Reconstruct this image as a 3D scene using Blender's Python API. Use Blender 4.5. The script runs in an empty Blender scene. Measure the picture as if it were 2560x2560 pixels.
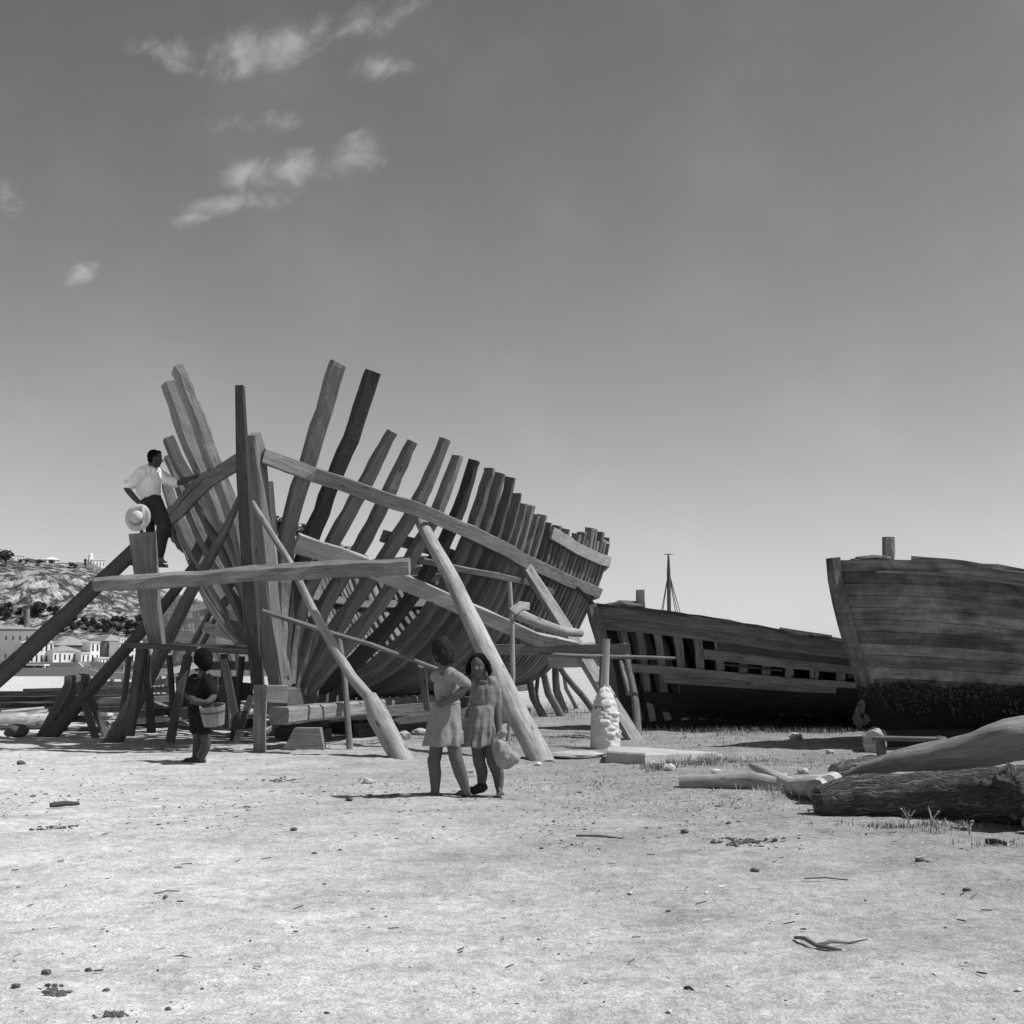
import bpy, bmesh, math, random
import numpy as np
from mathutils import Vector, Matrix, noise

random.seed(7)
SC = bpy.context.scene
COL = SC.collection
R = math.radians

# ---------------------------------------------------------------- camera
FPX, CAMH, HORY = 3430.0, 1.17, 1640.0
TILT = math.atan((HORY - 1280) / FPX)
cam_d = bpy.data.cameras.new("camera")
cam_d.sensor_width = 36
cam_d.lens = 36 * FPX / 2560
cam_d.clip_start = 0.1
cam_d.clip_end = 20000
cam = bpy.data.objects.new("camera", cam_d)
cam.location = (0, 0, CAMH)
cam.rotation_euler = (math.pi / 2 + TILT, 0, 0)
COL.objects.link(cam)
SC.camera = cam

# ---------------------------------------------------------------- light
SUN_EL, SUN_AZ = R(56), R(96)          # azimuth from +Y towards +X
S = Vector((math.cos(SUN_EL) * math.sin(SUN_AZ), math.cos(SUN_EL) * math.cos(SUN_AZ), math.sin(SUN_EL)))
sun_d = bpy.data.lights.new("sun", 'SUN')
sun_d.energy = 4.6
sun_d.angle = R(0.5)
sun_d.color = (1, 1, 1)                # black and white film
sun = bpy.data.objects.new("sun", sun_d)
sun.rotation_euler = (-S).to_track_quat('-Z', 'Y').to_euler()
sun.location = (30, 0, 40)
COL.objects.link(sun)

SC.view_settings.view_transform = 'Standard'
SC.view_settings.look = 'None'
SC.view_settings.exposure = 0.0
SC.view_settings.gamma = 1.0
SC.render.film_transparent = False


def ray(u, v):
    x = (u - 1280) / FPX
    y = -(v - 1280) / FPX
    return Vector((x, math.cos(TILT) - y * math.sin(TILT), math.sin(TILT) + y * math.cos(TILT)))


CAMP = Vector((0, 0, CAMH))


def P(u, v, Y):
    r = ray(u, v)
    return CAMP + r * (Y / r.y)


def G(u, v, z=0.0):
    r = ray(u, v)
    return CAMP + r * ((z - CAMH) / r.z)


# ---------------------------------------------------------------- world
class NT:
    def __init__(s, tree):
        s.t = tree
        s.n = tree.nodes
        s.l = tree.links

    def node(s, typ, **kw):
        n = s.n.new(typ)
        for k, v in kw.items():
            setattr(n, k, v)
        return n

    def set(s, sock, v):
        if isinstance(v, bpy.types.NodeSocket):
            s.l.new(v, sock)
        elif v is not None:
            sock.default_value = v

    def m(s, op, a, b=None, c=None, clamp=False):
        n = s.n.new('ShaderNodeMath')
        n.operation = op
        n.use_clamp = clamp
        s.set(n.inputs[0], a)
        s.set(n.inputs[1], b)
        s.set(n.inputs[2], c)
        return n.outputs[0]

    def vm(s, op, a, b=None, scale=None):
        n = s.n.new('ShaderNodeVectorMath')
        n.operation = op
        s.set(n.inputs[0], a)
        s.set(n.inputs[1], b)
        if scale is not None:
            s.set(n.inputs['Scale'], scale)
        return n.outputs['Value'] if op in ('LENGTH', 'DOT_PRODUCT', 'DISTANCE') else n.outputs[0]

    def comb(s, x, y, z):
        n = s.n.new('ShaderNodeCombineXYZ')
        s.set(n.inputs[0], x)
        s.set(n.inputs[1], y)
        s.set(n.inputs[2], z)
        return n.outputs[0]

    def sep(s, v):
        n = s.n.new('ShaderNodeSeparateXYZ')
        s.l.new(v, n.inputs[0])
        return n.outputs

    def noise(s, vec, scale, detail=4, rough=0.55, dist=0.0):
        n = s.n.new('ShaderNodeTexNoise')
        s.set(n.inputs['Vector'], vec)
        s.set(n.inputs['Scale'], scale)
        s.set(n.inputs['Detail'], detail)
        s.set(n.inputs['Roughness'], rough)
        s.set(n.inputs['Distortion'], dist)
        return n.outputs['Fac']

    def voro(s, vec, scale, feature='F1'):
        n = s.n.new('ShaderNodeTexVoronoi')
        n.feature = feature
        s.set(n.inputs['Vector'], vec)
        s.set(n.inputs['Scale'], scale)
        return n.outputs['Distance']

    def rng(s, v, a, b, c=0.0, d=1.0, smooth=True):
        n = s.n.new('ShaderNodeMapRange')
        n.interpolation_type = 'SMOOTHSTEP' if smooth else 'LINEAR'
        n.clamp = True
        s.set(n.inputs[0], v)
        for i, q in enumerate((a, b, c, d)):
            s.set(n.inputs[i + 1], q)
        return n.outputs[0]

    def mix(s, f, a, b):
        return s.m('ADD', s.m('MULTIPLY', a, s.m('SUBTRACT', 1.0, f)), s.m('MULTIPLY', b, f))


def make_world():
    w = bpy.data.worlds.new("World")
    SC.world = w
    w.use_nodes = True
    t = NT(w.node_tree)
    t.n.clear()
    sky = t.node('ShaderNodeTexSky', sky_type='NISHITA', sun_disc=False)
    sky.sun_elevation = SUN_EL
    sky.sun_rotation = SUN_AZ
    sky.altitude = 0
    sky.air_density = 1.0
    sky.dust_density = 0.6
    sky.ozone_density = 1.0
    sc = t.node('ShaderNodeSeparateColor')
    t.l.new(sky.outputs[0], sc.inputs[0])
    # black and white film behind an orange filter: mostly the red of the sky
    v = t.m('MULTIPLY_ADD', sc.outputs[0], SKY_A, t.m('MULTIPLY', sc.outputs[1], SKY_B))
    v = t.m('POWER', v, SKY_POW)
    v = t.m('MULTIPLY', v, SKY_GAIN)
    v = t.m('DIVIDE', v, t.m('MULTIPLY_ADD', v, 1 / SKY_SHOULDER, 1.0))
    # clouds, placed by compass direction and height
    tc = t.node('ShaderNodeTexCoord')
    x, y, z = t.sep(tc.outputs['Generated'])
    az = t.m('ARCTAN2', x, y)
    el = t.m('ARCSINE', z)
    p = t.comb(az, el, 0.0)
    cd, sd = math.cos(R(28)), math.sin(R(28))
    pr = t.comb(t.m('MULTIPLY', t.m('MULTIPLY_ADD', az, cd, t.m('MULTIPLY', el, sd)), 0.78),
                t.m('MULTIPLY', t.m('MULTIPLY_ADD', az, -sd, t.m('MULTIPLY', el, cd)), 1.15), 0.0)
    n1 = t.noise(pr, 30, 8, 0.62, 0.5)
    n2 = t.noise(p, 9, 4, 0.5)
    tot = None
    for (cx, cy, hx, hy, tilt, amp) in CLOUDS:
        d = ray(cx, cy).normalized()
        a0, e0 = math.atan2(d.x, d.y), math.asin(d.z)
        dx = t.m('SUBTRACT', az, a0)
        dy = t.m('SUBTRACT', el, e0)
        c_, s_ = math.cos(R(tilt)), math.sin(R(tilt))
        rx = t.m('MULTIPLY_ADD', dx, c_, t.m('MULTIPLY', dy, s_))
        ry = t.m('MULTIPLY_ADD', dx, -s_, t.m('MULTIPLY', dy, c_))
        q = t.vm('LENGTH', t.comb(t.m('MULTIPLY', rx, FPX / hx), t.m('MULTIPLY', ry, FPX / hy), 0.0))
        f = t.m('MULTIPLY', t.rng(q, 1.25, 0.0, 0.0, 1.0, False), amp)
        tot = f if tot is None else t.m('MAXIMUM', tot, f)
    dens = t.m('ADD', tot, t.m('MULTIPLY', t.m('SUBTRACT', n1, 0.52), 2.3))
    dens = t.m('MULTIPLY', t.rng(dens, 0.08, 1.2), t.rng(tot, 0.02, 0.3))
    wisp = t.m('MULTIPLY', t.rng(n2, 0.42, 0.8), 0.35)
    v = t.m('ADD', v, t.m('MULTIPLY', dens, 2.4))
    v = t.m('ADD', v, wisp)
    bg = t.node('ShaderNodeBackground')
    t.l.new(v, bg.inputs[0])
    bg.inputs[1].default_value = SKY_STRENGTH
    out = t.node('ShaderNodeOutputWorld')
    t.l.new(bg.outputs[0], out.inputs[0])


SKY_A, SKY_B, SKY_POW, SKY_GAIN, SKY_STRENGTH = 0.9, 0.1, 1.48, 1.02, 0.1
SKY_SHOULDER = 14.0
CLOUDS = [(430, 130, 120, 45, -8, .85), (590, 130, 130, 60, 15, 1.0), (740, 110, 130, 60, 22, 1.0), (880, 60, 130, 40, 30, .6), (1010, 25, 120, 40, 32, .8), (960, 165, 110, 40, 5, .5),
          (640, 305, 150, 36, 8, .6), (620, 430, 80, 50, 10, .9), (740, 420, 110, 45, 15, 1.0), (870, 395, 120, 60, 20, .9), (600, 510, 160, 34, 12, .62), (470, 545, 130, 28, 14, .5),
          (195, 690, 60, 26, 32, .85), (10, 500, 60, 60, 0, .5)]

# ---------------------------------------------------------------- materials (all grey: the place is seen on black and white film)
MATS = {}


def base_mat(name):
    m = bpy.data.materials.new(name)
    m.use_nodes = True
    t = NT(m.node_tree)
    t.n.clear()
    b = t.node('ShaderNodeBsdfPrincipled')
    o = t.node('ShaderNodeOutputMaterial')
    t.l.new(b.outputs[0], o.inputs[0])
    b.inputs['Specular IOR Level'].default_value = 0.25
    MATS[name] = m
    return m, t, b


def bump(t, b, h, strength, dist):
    n = t.node('ShaderNodeBump')
    n.inputs['Strength'].default_value = strength
    n.inputs['Distance'].default_value = dist
    t.l.new(h, n.inputs['Height'])
    t.l.new(n.outputs[0], b.inputs['Normal'])


def wood(name, col, var=0.5, rough=0.85, crack=1.0, knots=1.0, bmp=0.35, stain=0.35, seams=None):
    """weathered timber; UV is metres along the grain and metres across it"""
    m, t, b = base_mat(name)
    uv = t.node('ShaderNodeUVMap').outputs[0]
    rnd = t.node('ShaderNodeObjectInfo').outputs['Random']
    u, v, _ = t.sep(uv)
    z = t.m('MULTIPLY', rnd, 37.0)
    v1 = t.comb(t.m('MULTIPLY', u, 0.9), t.m('MULTIPLY', v, 16.0), z)
    g1 = t.noise(v1, 2.2, 6, 0.62, 0.4)
    v2 = t.comb(t.m('MULTIPLY', u, 2.5), t.m('MULTIPLY', v, 70.0), z)
    g2 = t.noise(v2, 1.6, 4, 0.6)
    v3 = t.comb(u, t.m('MULTIPLY', v, 2.2), z)
    g3 = t.noise(v3, 1.7, 5, 0.6, 0.3)
    kn = t.voro(t.comb(t.m('MULTIPLY', u, 1.6), t.m('MULTIPLY', v, 5.0), z), 1.3)
    knot = t.m('MULTIPLY', t.rng(kn, 0.14, 0.05), 0.6 * knots)
    ck = t.noise(t.comb(t.m('MULTIPLY', u, 1.1), t.m('MULTIPLY', v, 38.0), t.m('ADD', z, 9.0)), 1.0, 3, 0.5)
    ckm = t.m('MULTIPLY', t.rng(ck, 0.30, 0.22), 0.75 * crack)
    val = t.m('MULTIPLY_ADD', t.m('SUBTRACT', g1, 0.5), 2.3 * var, 1.0)
    val = t.m('MULTIPLY', val, t.m('MULTIPLY_ADD', t.m('SUBTRACT', g2, 0.5), 1.8 * var, 1.0))
    val = t.m('MULTIPLY', val, t.m('MULTIPLY_ADD', t.m('SUBTRACT', g3, 0.5), 2.2 * stain, 1.0))
    val = t.m('MULTIPLY', val, t.m('SUBTRACT', 1.0, knot))
    val = t.m('MULTIPLY', val, t.m('SUBTRACT', 1.0, ckm))
    nail = t.rng(t.voro(t.comb(t.m('MULTIPLY', u, 2.6), t.m('MULTIPLY', v, 4.2), t.m('ADD', z, 5.0)), 1.0), 0.045, 0.03)
    val = t.m('MULTIPLY', val, t.m('SUBTRACT', 1.0, t.m('MULTIPLY', nail, 0.75)))
    adze = t.noise(t.comb(t.m('MULTIPLY', u, 5.0), t.m('MULTIPLY', v, 5.0), z), 1.6, 2, 0.5)
    val = t.m('MULTIPLY', val, t.m('MULTIPLY_ADD', rnd, 0.36, 0.82))
    val = t.m('MAXIMUM', t.m('MULTIPLY', val, col), 0.006)
    t.l.new(val, b.inputs['Base Color'])
    b.inputs['Roughness'].default_value = rough
    h = t.m('SUBTRACT', t.m('ADD', t.m('MULTIPLY', g1, 0.6), t.m('MULTIPLY_ADD', adze, 0.7, t.m('MULTIPLY', g2, 0.5))), t.m('MULTIPLY', ckm, 1.0))
    bump(t, b, h, bmp * 1.6, 0.03)
    return m


def bark(name, col, depth=0.03, sx=1.3, sy=13.0):
    m, t, b = base_mat(name)
    uv = t.node('ShaderNodeUVMap').outputs[0]
    rnd = t.node('ShaderNodeObjectInfo').outputs['Random']
    u, v, _ = t.sep(uv)
    z = t.m('MULTIPLY', rnd, 37.0)
    w = t.noise(t.comb(t.m('MULTIPLY', u, 3.0), t.m('MULTIPLY', v, 4.0), z), 2.0, 3)
    vv = t.comb(t.m('MULTIPLY', u, sx), t.m('MULTIPLY_ADD', w, 2.2, t.m('MULTIPLY', v, sy)), z)
    d = t.voro(vv, 2.4, 'DISTANCE_TO_EDGE')
    r = t.rng(d, 0.0, 0.3)
    n = t.noise(t.comb(t.m('MULTIPLY', u, 6.0), t.m('MULTIPLY', v, 26.0), z), 2.0, 5, 0.65)
    val = t.m('MULTIPLY', t.m('MULTIPLY_ADD', r, 0.6, 0.4), t.m('MULTIPLY_ADD', n, 1.2, 0.4))
    t.l.new(t.m('MULTIPLY', val, col), b.inputs['Base Color'])
    b.inputs['Roughness'].default_value = 0.95
    bump(t, b, t.m('MULTIPLY_ADD', n, 0.8, r), 0.9, depth)
    return m


def plain(name, col, var=0.25, scale=8.0, rough=0.8, bmp=0.1, dist=0.01, spec=0.25, detail=5):
    m, t, b = base_mat(name)
    tc = t.node('ShaderNodeTexCoord').outputs['Object']
    rnd = t.node('ShaderNodeObjectInfo').outputs['Random']
    p = t.vm('ADD', tc, t.comb(t.m('MULTIPLY', rnd, 31.0), 0.0, 0.0))
    n = t.noise(p, scale, detail, 0.6)
    n2 = t.noise(p, scale * 0.23, 3, 0.5)
    val = t.m('MULTIPLY', t.m('MULTIPLY_ADD', t.m('SUBTRACT', n, 0.5), 2 * var, 1.0),
              t.m('MULTIPLY_ADD', t.m('SUBTRACT', n2, 0.5), 1.2 * var, 1.0))
    t.l.new(t.m('MULTIPLY', val, col), b.inputs['Base Color'])
    b.inputs['Roughness'].default_value = rough
    b.inputs['Specular IOR Level'].default_value = spec
    if bmp:
        bump(t, b, n, bmp, dist)
    return m


def cloth(name, col, rough=0.95, weave=260.0, plaid=0.0):
    m, t, b = base_mat(name)
    tc = t.node('ShaderNodeTexCoord').outputs['Object']
    n = t.noise(tc, 14, 4, 0.6)
    n2 = t.noise(tc, 5.0, 2, 0.5)
    val = t.m('MULTIPLY_ADD', t.m('SUBTRACT', n, 0.5), 0.2, 1.0)
    val = t.m('MULTIPLY', val, t.m('MULTIPLY_ADD', t.m('SUBTRACT', n2, 0.5), 0.3, 1.0))
    if plaid:
        x, y, z = t.sep(tc)
        gx = t.m('SINE', t.m('MULTIPLY', t.m('ADD', x, y), 520.0))
        gz = t.m('SINE', t.m('MULTIPLY', z, 430.0))
        gz2 = t.m('SINE', t.m('MULTIPLY', z, 130.0))
        gx2 = t.m('SINE', t.m('MULTIPLY', t.m('SUBTRACT', x, y), 150.0))
        pl = t.m('ADD', t.m('ADD', gx, gz), t.m('ADD', gz2, gx2))
        val = t.m('MULTIPLY', val, t.m('MULTIPLY_ADD', pl, plaid, 1.0))
    t.l.new(t.m('MULTIPLY', val, col), b.inputs['Base Color'])
    b.inputs['Roughness'].default_value = rough
    b.inputs['Specular IOR Level'].default_value = 0.1
    bump(t, b, n, 0.35, 0.02)
    return m


wood('timber', 0.21, var=0.7, crack=1.3)
wood('rib_wood', 0.19, var=0.65, crack=1.2)
wood('rib_brown', 0.125, var=0.7, crack=1.2)
wood('timber_pale', 0.38, var=0.55, crack=1.0)
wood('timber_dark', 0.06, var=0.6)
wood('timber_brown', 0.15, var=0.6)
wood('batten', 0.52, var=0.35, knots=0.4, crack=0.5)
wood('pole_bare', 0.36, var=0.6, knots=1.2, crack=1.0, stain=0.75)
wood('pole_grey', 0.15, var=0.7, knots=1.4, stain=0.8)
wood('pole_dark', 0.09, var=0.7)
wood('wreck_paint', 0.20, var=0.8, stain=0.75, crack=1.2, bmp=0.6)
wood('wreck_pale', 0.27, var=0.8, stain=0.8, crack=1.2, bmp=0.6)
wood('wreck_dark', 0.075, var=0.8, stain=0.7)
wood('tarred', 0.028, var=0.6, stain=0.6, rough=0.8)
wood('inside', 0.05, var=0.6)
wood('trunk_bare', 0.29, var=0.6, knots=0.8, crack=1.3, bmp=0.6)
wood('endgrain', 0.22, var=0.5, knots=0.2)
bark('bark', 0.17)
plain('stone_white', 0.6, 0.3, 14, bmp=0.6, dist=0.02)
plain('stone', 0.42, 0.35, 9, bmp=0.7, dist=0.02)
plain('stone_dark', 0.10, 0.4, 12, bmp=0.7, dist=0.02)
plain('iron', 0.06, 0.3, 30, rough=0.6)
plain('rope', 0.12, 0.4, 40)
plain('skin_tan', 0.11, 0.22, 9, rough=0.8, bmp=0.03)
plain('skin_brown', 0.075, 0.22, 9, rough=0.8, bmp=0.03)
plain('hair', 0.010, 0.4, 60, rough=0.9, bmp=0.6, dist=0.01, spec=0.05)
plain('hair_brown', 0.022, 0.5, 60, rough=0.85, bmp=0.6, dist=0.01, spec=0.1)
plain('eye_dark', 0.01, 0.1, 6, rough=0.3, bmp=0)
plain('lip', 0.12, 0.1, 6, bmp=0)
cloth('shirt_white', 0.92)
cloth('trousers_dark', 0.055)
cloth('dress_grey', 0.25)
cloth('dress_check', 0.21, plaid=0.05)
cloth('shirt_black', 0.016)
plain('sack', 0.27, 0.55, 8, bmp=0.5, dist=0.02)
plain('shoe_dark', 0.03, 0.3, 20)
plain('shoe_grey', 0.2, 0.3, 20)
plain('straw', 0.55, 0.35, 60, bmp=0.5, dist=0.004)
plain('straw_dark', 0.13, 0.35, 60, bmp=0.5, dist=0.004)
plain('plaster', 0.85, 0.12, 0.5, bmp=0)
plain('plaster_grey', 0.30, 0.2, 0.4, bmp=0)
plain('plaster_shade', 0.17, 0.25, 0.4, bmp=0)  # plaster with the shade of unlit walls put into its colour
plain('roof_tile', 0.30, 0.35, 1.2, bmp=0.3, dist=0.1)
plain('window_dark', 0.05, 0.3, 1.0, rough=0.4, bmp=0)
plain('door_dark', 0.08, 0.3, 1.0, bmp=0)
plain('brick', 0.22, 0.3, 0.8, bmp=0)
plain('leaf_dark', 0.05, 0.4, 0.6, rough=0.7, bmp=0)
plain('weed', 0.06, 0.9, 16, rough=0.8, bmp=0.3)
plain('leaf_near', 0.03, 0.4, 6, rough=0.7, bmp=0)
plain('trunk', 0.07, 0.3, 2.0)
plain('grass', 0.16, 0.5, 1.2, rough=0.8, bmp=0)
plain('grass_pale', 0.42, 0.3, 3.0, rough=0.8, bmp=0)
plain('chip_pale', 0.55, 0.4, 30, bmp=0.3)
plain('chip_dark', 0.11, 0.5, 30, bmp=0.3)
plain('far_land', 0.24, 0.15, 0.01, bmp=0)


def ground_mat():
    m, t, b = base_mat('ground')
    p = t.node('ShaderNodeTexCoord').outputs['Object']
    x, y, z = t.sep(p)
    big = t.noise(p, 0.16, 4, 0.55, 0.6)
    mid = t.noise(p, 0.9, 5, 0.6, 0.5)
    streak = t.noise(t.comb(t.m('MULTIPLY', x, 1.3), t.m('MULTIPLY', y, 1.5), z), 1.6, 7, 0.72, 0.6)
    fine = t.noise(p, 14, 6, 0.72)
    grit = t.noise(p, 70, 3, 0.7)
    specks = t.m('MULTIPLY', t.rng(t.voro(p, 17), 0.16, 0.06), t.rng(t.noise(p, 1.3, 3), 0.45, 0.6))
    pale = t.m('MULTIPLY', t.rng(t.voro(t.vm('ADD', p, t.comb(5.1, 2.2, 0.0)), 12), 0.12, 0.05), t.rng(t.noise(p, 0.8, 3), 0.45, 0.6))
    # trodden pale sand near the camera and on the left, earthier to the right and under the boats
    zone = t.m('ADD', t.m('MULTIPLY', x, 0.13), t.m('MULTIPLY', t.m('SUBTRACT', y, 9.0), 0.045))
    zone = t.m('ADD', zone, t.m('MULTIPLY', t.m('SUBTRACT', big, 0.5), 0.8))
    zone = t.m('ADD', zone, t.m('MULTIPLY', t.m('SUBTRACT', mid, 0.5), 1.1))
    zf = t.rng(zone, -0.5, 0.5)
    far = t.rng(y, 24.0, 40.0)
    zf = t.m('MULTIPLY', zf, t.m('SUBTRACT', 1.0, t.m('MULTIPLY', far, 0.6)))
    col = t.mix(zf, 0.62, 0.30)
    st = t.rng(streak, 0.32, 0.62)
    col = t.m('MULTIPLY', col, t.m('MULTIPLY_ADD', st, 0.26, 0.77))
    col = t.m('MULTIPLY', col, t.m('MULTIPLY_ADD', t.m('SUBTRACT', mid, 0.5), 0.5, 1.0))
    col = t.m('MULTIPLY', col, t.m('MULTIPLY_ADD', t.m('SUBTRACT', fine, 0.5), 1.45, 1.0))
    col = t.m('MULTIPLY', col, t.m('MULTIPLY_ADD', t.m('SUBTRACT', grit, 0.5), 1.5, 1.0))
    col = t.m('MULTIPLY', col, t.m('SUBTRACT', 1.0, t.m('MULTIPLY', specks, 0.6)))
    # trodden-in grit and rot, thickest in the belt in front of the ship
    belt = t.m('MULTIPLY', t.rng(y, 7.0, 10.5), t.rng(y, 24.0, 15.0))
    fl = t.rng(t.noise(t.vm('ADD', p, t.comb(3.0, 8.0, 0.0)), 21.0, 5, 0.75), 0.52, 0.66)
    flw = t.m('MULTIPLY_ADD', belt, 0.42, 0.16)
    flw = t.m('MULTIPLY', flw, t.rng(t.noise(p, 0.55, 4, 0.6), 0.36, 0.6))
    col = t.m('MULTIPLY', col, t.m('SUBTRACT', 1.0, t.m('MULTIPLY', fl, flw)))
    # long faint tracks across the sand
    trk = t.noise(t.comb(t.m('MULTIPLY_ADD', y, 0.35, t.m('MULTIPLY', x, 0.25)), t.m('MULTIPLY_ADD', x, -0.9, t.m('MULTIPLY', y, 1.6)), 0.0), 1.1, 5, 0.65, 0.8)
    col = t.m('MULTIPLY', col, t.m('MULTIPLY_ADD', t.rng(trk, 0.35, 0.65), 0.16, 0.9))
    col = t.m('MULTIPLY_ADD', pale, 0.22, col)
    t.l.new(t.m('MINIMUM', t.m('MAXIMUM', col, 0.04), 0.8), b.inputs['Base Color'])
    b.inputs['Roughness'].default_value = 1.0
    b.inputs['Specular IOR Level'].default_value = 0.05
    h = t.m('ADD', t.m('MULTIPLY', fine, 0.5), t.m('ADD', t.m('MULTIPLY', grit, 0.25), t.m('MULTIPLY', mid, 0.6)))
    bump(t, b, h, 0.8, 0.05)


ground_mat()


def hill_mat():
    m, t, b = base_mat('hillside')
    tc = t.node('ShaderNodeTexCoord').outputs['Object']
    x, y, z = t.sep(tc)
    geo = t.node('ShaderNodeNewGeometry')
    nz = t.sep(geo.outputs['Normal'])[2]
    n1 = t.noise(tc, 0.05, 7, 0.7, 0.6)
    n2 = t.noise(t.comb(x, y, t.m('MULTIPLY', z, 0.4)), 0.16, 8, 0.78, 0.6)
    n3 = t.noise(tc, 0.7, 4, 0.7)
    rock = t.m('ADD', t.m('MULTIPLY', t.m('SUBTRACT', 0.82, nz), 1.5), t.m('MULTIPLY', t.m('SUBTRACT', n2, 0.44), 5.5))
    rock = t.m('ADD', rock, t.m('MULTIPLY', t.m('SUBTRACT', n1, 0.5), 1.6))
    rk = t.rng(rock, -0.05, 0.75)
    low = t.rng(z, 15.0, 8.0)
    rk = t.m('MULTIPLY', rk, t.m('SUBTRACT', 1.0, t.m('MULTIPLY', low, 0.8)))
    col = t.mix(rk, 0.065, 0.5)
    col = t.m('MULTIPLY', col, t.m('MULTIPLY_ADD', t.m('SUBTRACT', n3, 0.5), 1.3, 1.0))
    t.l.new(t.m('MAXIMUM', col, 0.02), b.inputs['Base Color'])
    b.inputs['Roughness'].default_value = 1.0
    b.inputs['Specular IOR Level'].default_value = 0.0
    bump(t, b, t.m('ADD', n2, t.m('MULTIPLY', n3, 0.5)), 0.8, 2.0)


hill_mat()


def water_mat():
    m, t, b = base_mat('sea')
    p = t.node('ShaderNodeTexCoord').outputs['Object']
    x, y, z = t.sep(p)
    n = t.noise(t.comb(t.m('MULTIPLY', x, 0.3), y, 0.0), 0.6, 4, 0.6)
    t.l.new(t.m('MULTIPLY_ADD', n, 0.05, 0.06), b.inputs['Base Color'])
    b.inputs['Roughness'].default_value = 0.35
    bump(t, b, n, 0.6, 0.3)


water_mat()


def weed_hull_mat():
    """old hull: bare grey planks above, tar and weed below an uneven line"""
    m, t, b = base_mat('old_hull')
    uv = t.node('ShaderNodeUVMap').outputs[0]
    u, v, _ = t.sep(uv)
    p = t.node('ShaderNodeTexCoord').outputs['Object']
    geo = t.node('ShaderNodeNewGeometry').outputs['Position']
    px, py, pz = t.sep(geo)
    rnd = t.node('ShaderNodeObjectInfo').outputs['Random']
    zz = t.m('MULTIPLY', rnd, 31.0)
    g1 = t.noise(t.comb(t.m('MULTIPLY', u, 1.2), t.m('MULTIPLY', v, 16.0), zz), 2.2, 6, 0.65, 0.4)
    g3 = t.noise(t.comb(u, t.m('MULTIPLY', v, 1.6), zz), 1.7, 6, 0.7, 0.4)
    g4 = t.noise(geo, 2.3, 6, 0.7, 0.6)
    nl = t.noise(geo, 3.0, 7, 0.75, 0.8)
    fine = t.noise(geo, 38.0, 4, 0.75)
    ck = t.rng(t.noise(t.comb(t.m('MULTIPLY', u, 1.0), t.m('MULTIPLY', v, 40.0), zz), 1.0, 3), 0.33, 0.24)
    col = t.m('MULTIPLY', t.m('MULTIPLY_ADD', t.m('SUBTRACT', g1, 0.5), 1.3, 1.0), t.m('MULTIPLY_ADD', t.m('SUBTRACT', g3, 0.5), 2.4, 1.0))
    col = t.m('MULTIPLY', col, t.m('MULTIPLY_ADD', t.m('SUBTRACT', g4, 0.5), 2.4, 1.0))
    col = t.m('MULTIPLY', col, t.m('SUBTRACT', 1.0, t.m('MULTIPLY', ck, 0.6)))
    col = t.m('MULTIPLY', col, t.m('MULTIPLY_ADD', rnd, 0.75, 0.65))
    flake = t.rng(t.noise(geo, 9.0, 6, 0.72, 0.8), 0.60, 0.70)
    col = t.m('MULTIPLY_ADD', flake, 0.6, col)
    col = t.m('MULTIPLY', col, 0.17)
    band = t.rng(t.noise(t.comb(t.m('MULTIPLY', px, 0.4), 0.0, t.m('MULTIPLY', pz, 5.0)), 1.0, 2), 0.5, 0.62)
    col = t.m('MULTIPLY', col, t.m('SUBTRACT', 1.0, t.m('MULTIPLY', band, 0.35)))
    line = t.m('MULTIPLY_ADD', t.m('SUBTRACT', nl, 0.5), 0.55, t.m('MULTIPLY_ADD', px, -0.02, 0.93))
    dark = t.rng(t.m('SUBTRACT', line, pz), -0.03, 0.05)
    weed = t.m('MULTIPLY', t.rng(fine, 0.5, 0.66), t.rng(t.m('SUBTRACT', line, pz), 0.42, 0.0))
    under = t.m('MULTIPLY_ADD', weed, 0.13, 0.014)
    t.l.new(t.m('MAXIMUM', t.mix(dark, col, under), 0.008), b.inputs['Base Color'])
    b.inputs['Roughness'].default_value = 0.9
    h = t.m('ADD', t.m('SUBTRACT', t.m('MULTIPLY', g1, 0.5), ck), t.m('MULTIPLY', t.m('MULTIPLY', fine, dark), 2.0))
    bump(t, b, h, 0.6, 0.03)


weed_hull_mat()

# ---------------------------------------------------------------- object helpers


def tag(o, label=None, cat=None, group=None, kind=None):
    if label:
        o['label'] = label
    if cat:
        o['category'] = cat
    if group:
        o['group'] = group
    if kind or cat:
        o['kind'] = kind or 'thing'
    return o


def thing(name, loc, label, cat, group=None):
    o = bpy.data.objects.new(name, None)
    o.empty_display_size = 0.2
    o.location = loc
    COL.objects.link(o)
    return tag(o, label, cat, group)


def wloc(o):
    v = Vector((0, 0, 0))
    while o is not None:
        v += o.location
        o = o.parent
    return v


def copy_tree(o, parent=None):
    c = o.copy()
    COL.objects.link(c)
    c.parent = parent
    for ch in list(o.children):
        copy_tree(ch, c)
    return c


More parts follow.
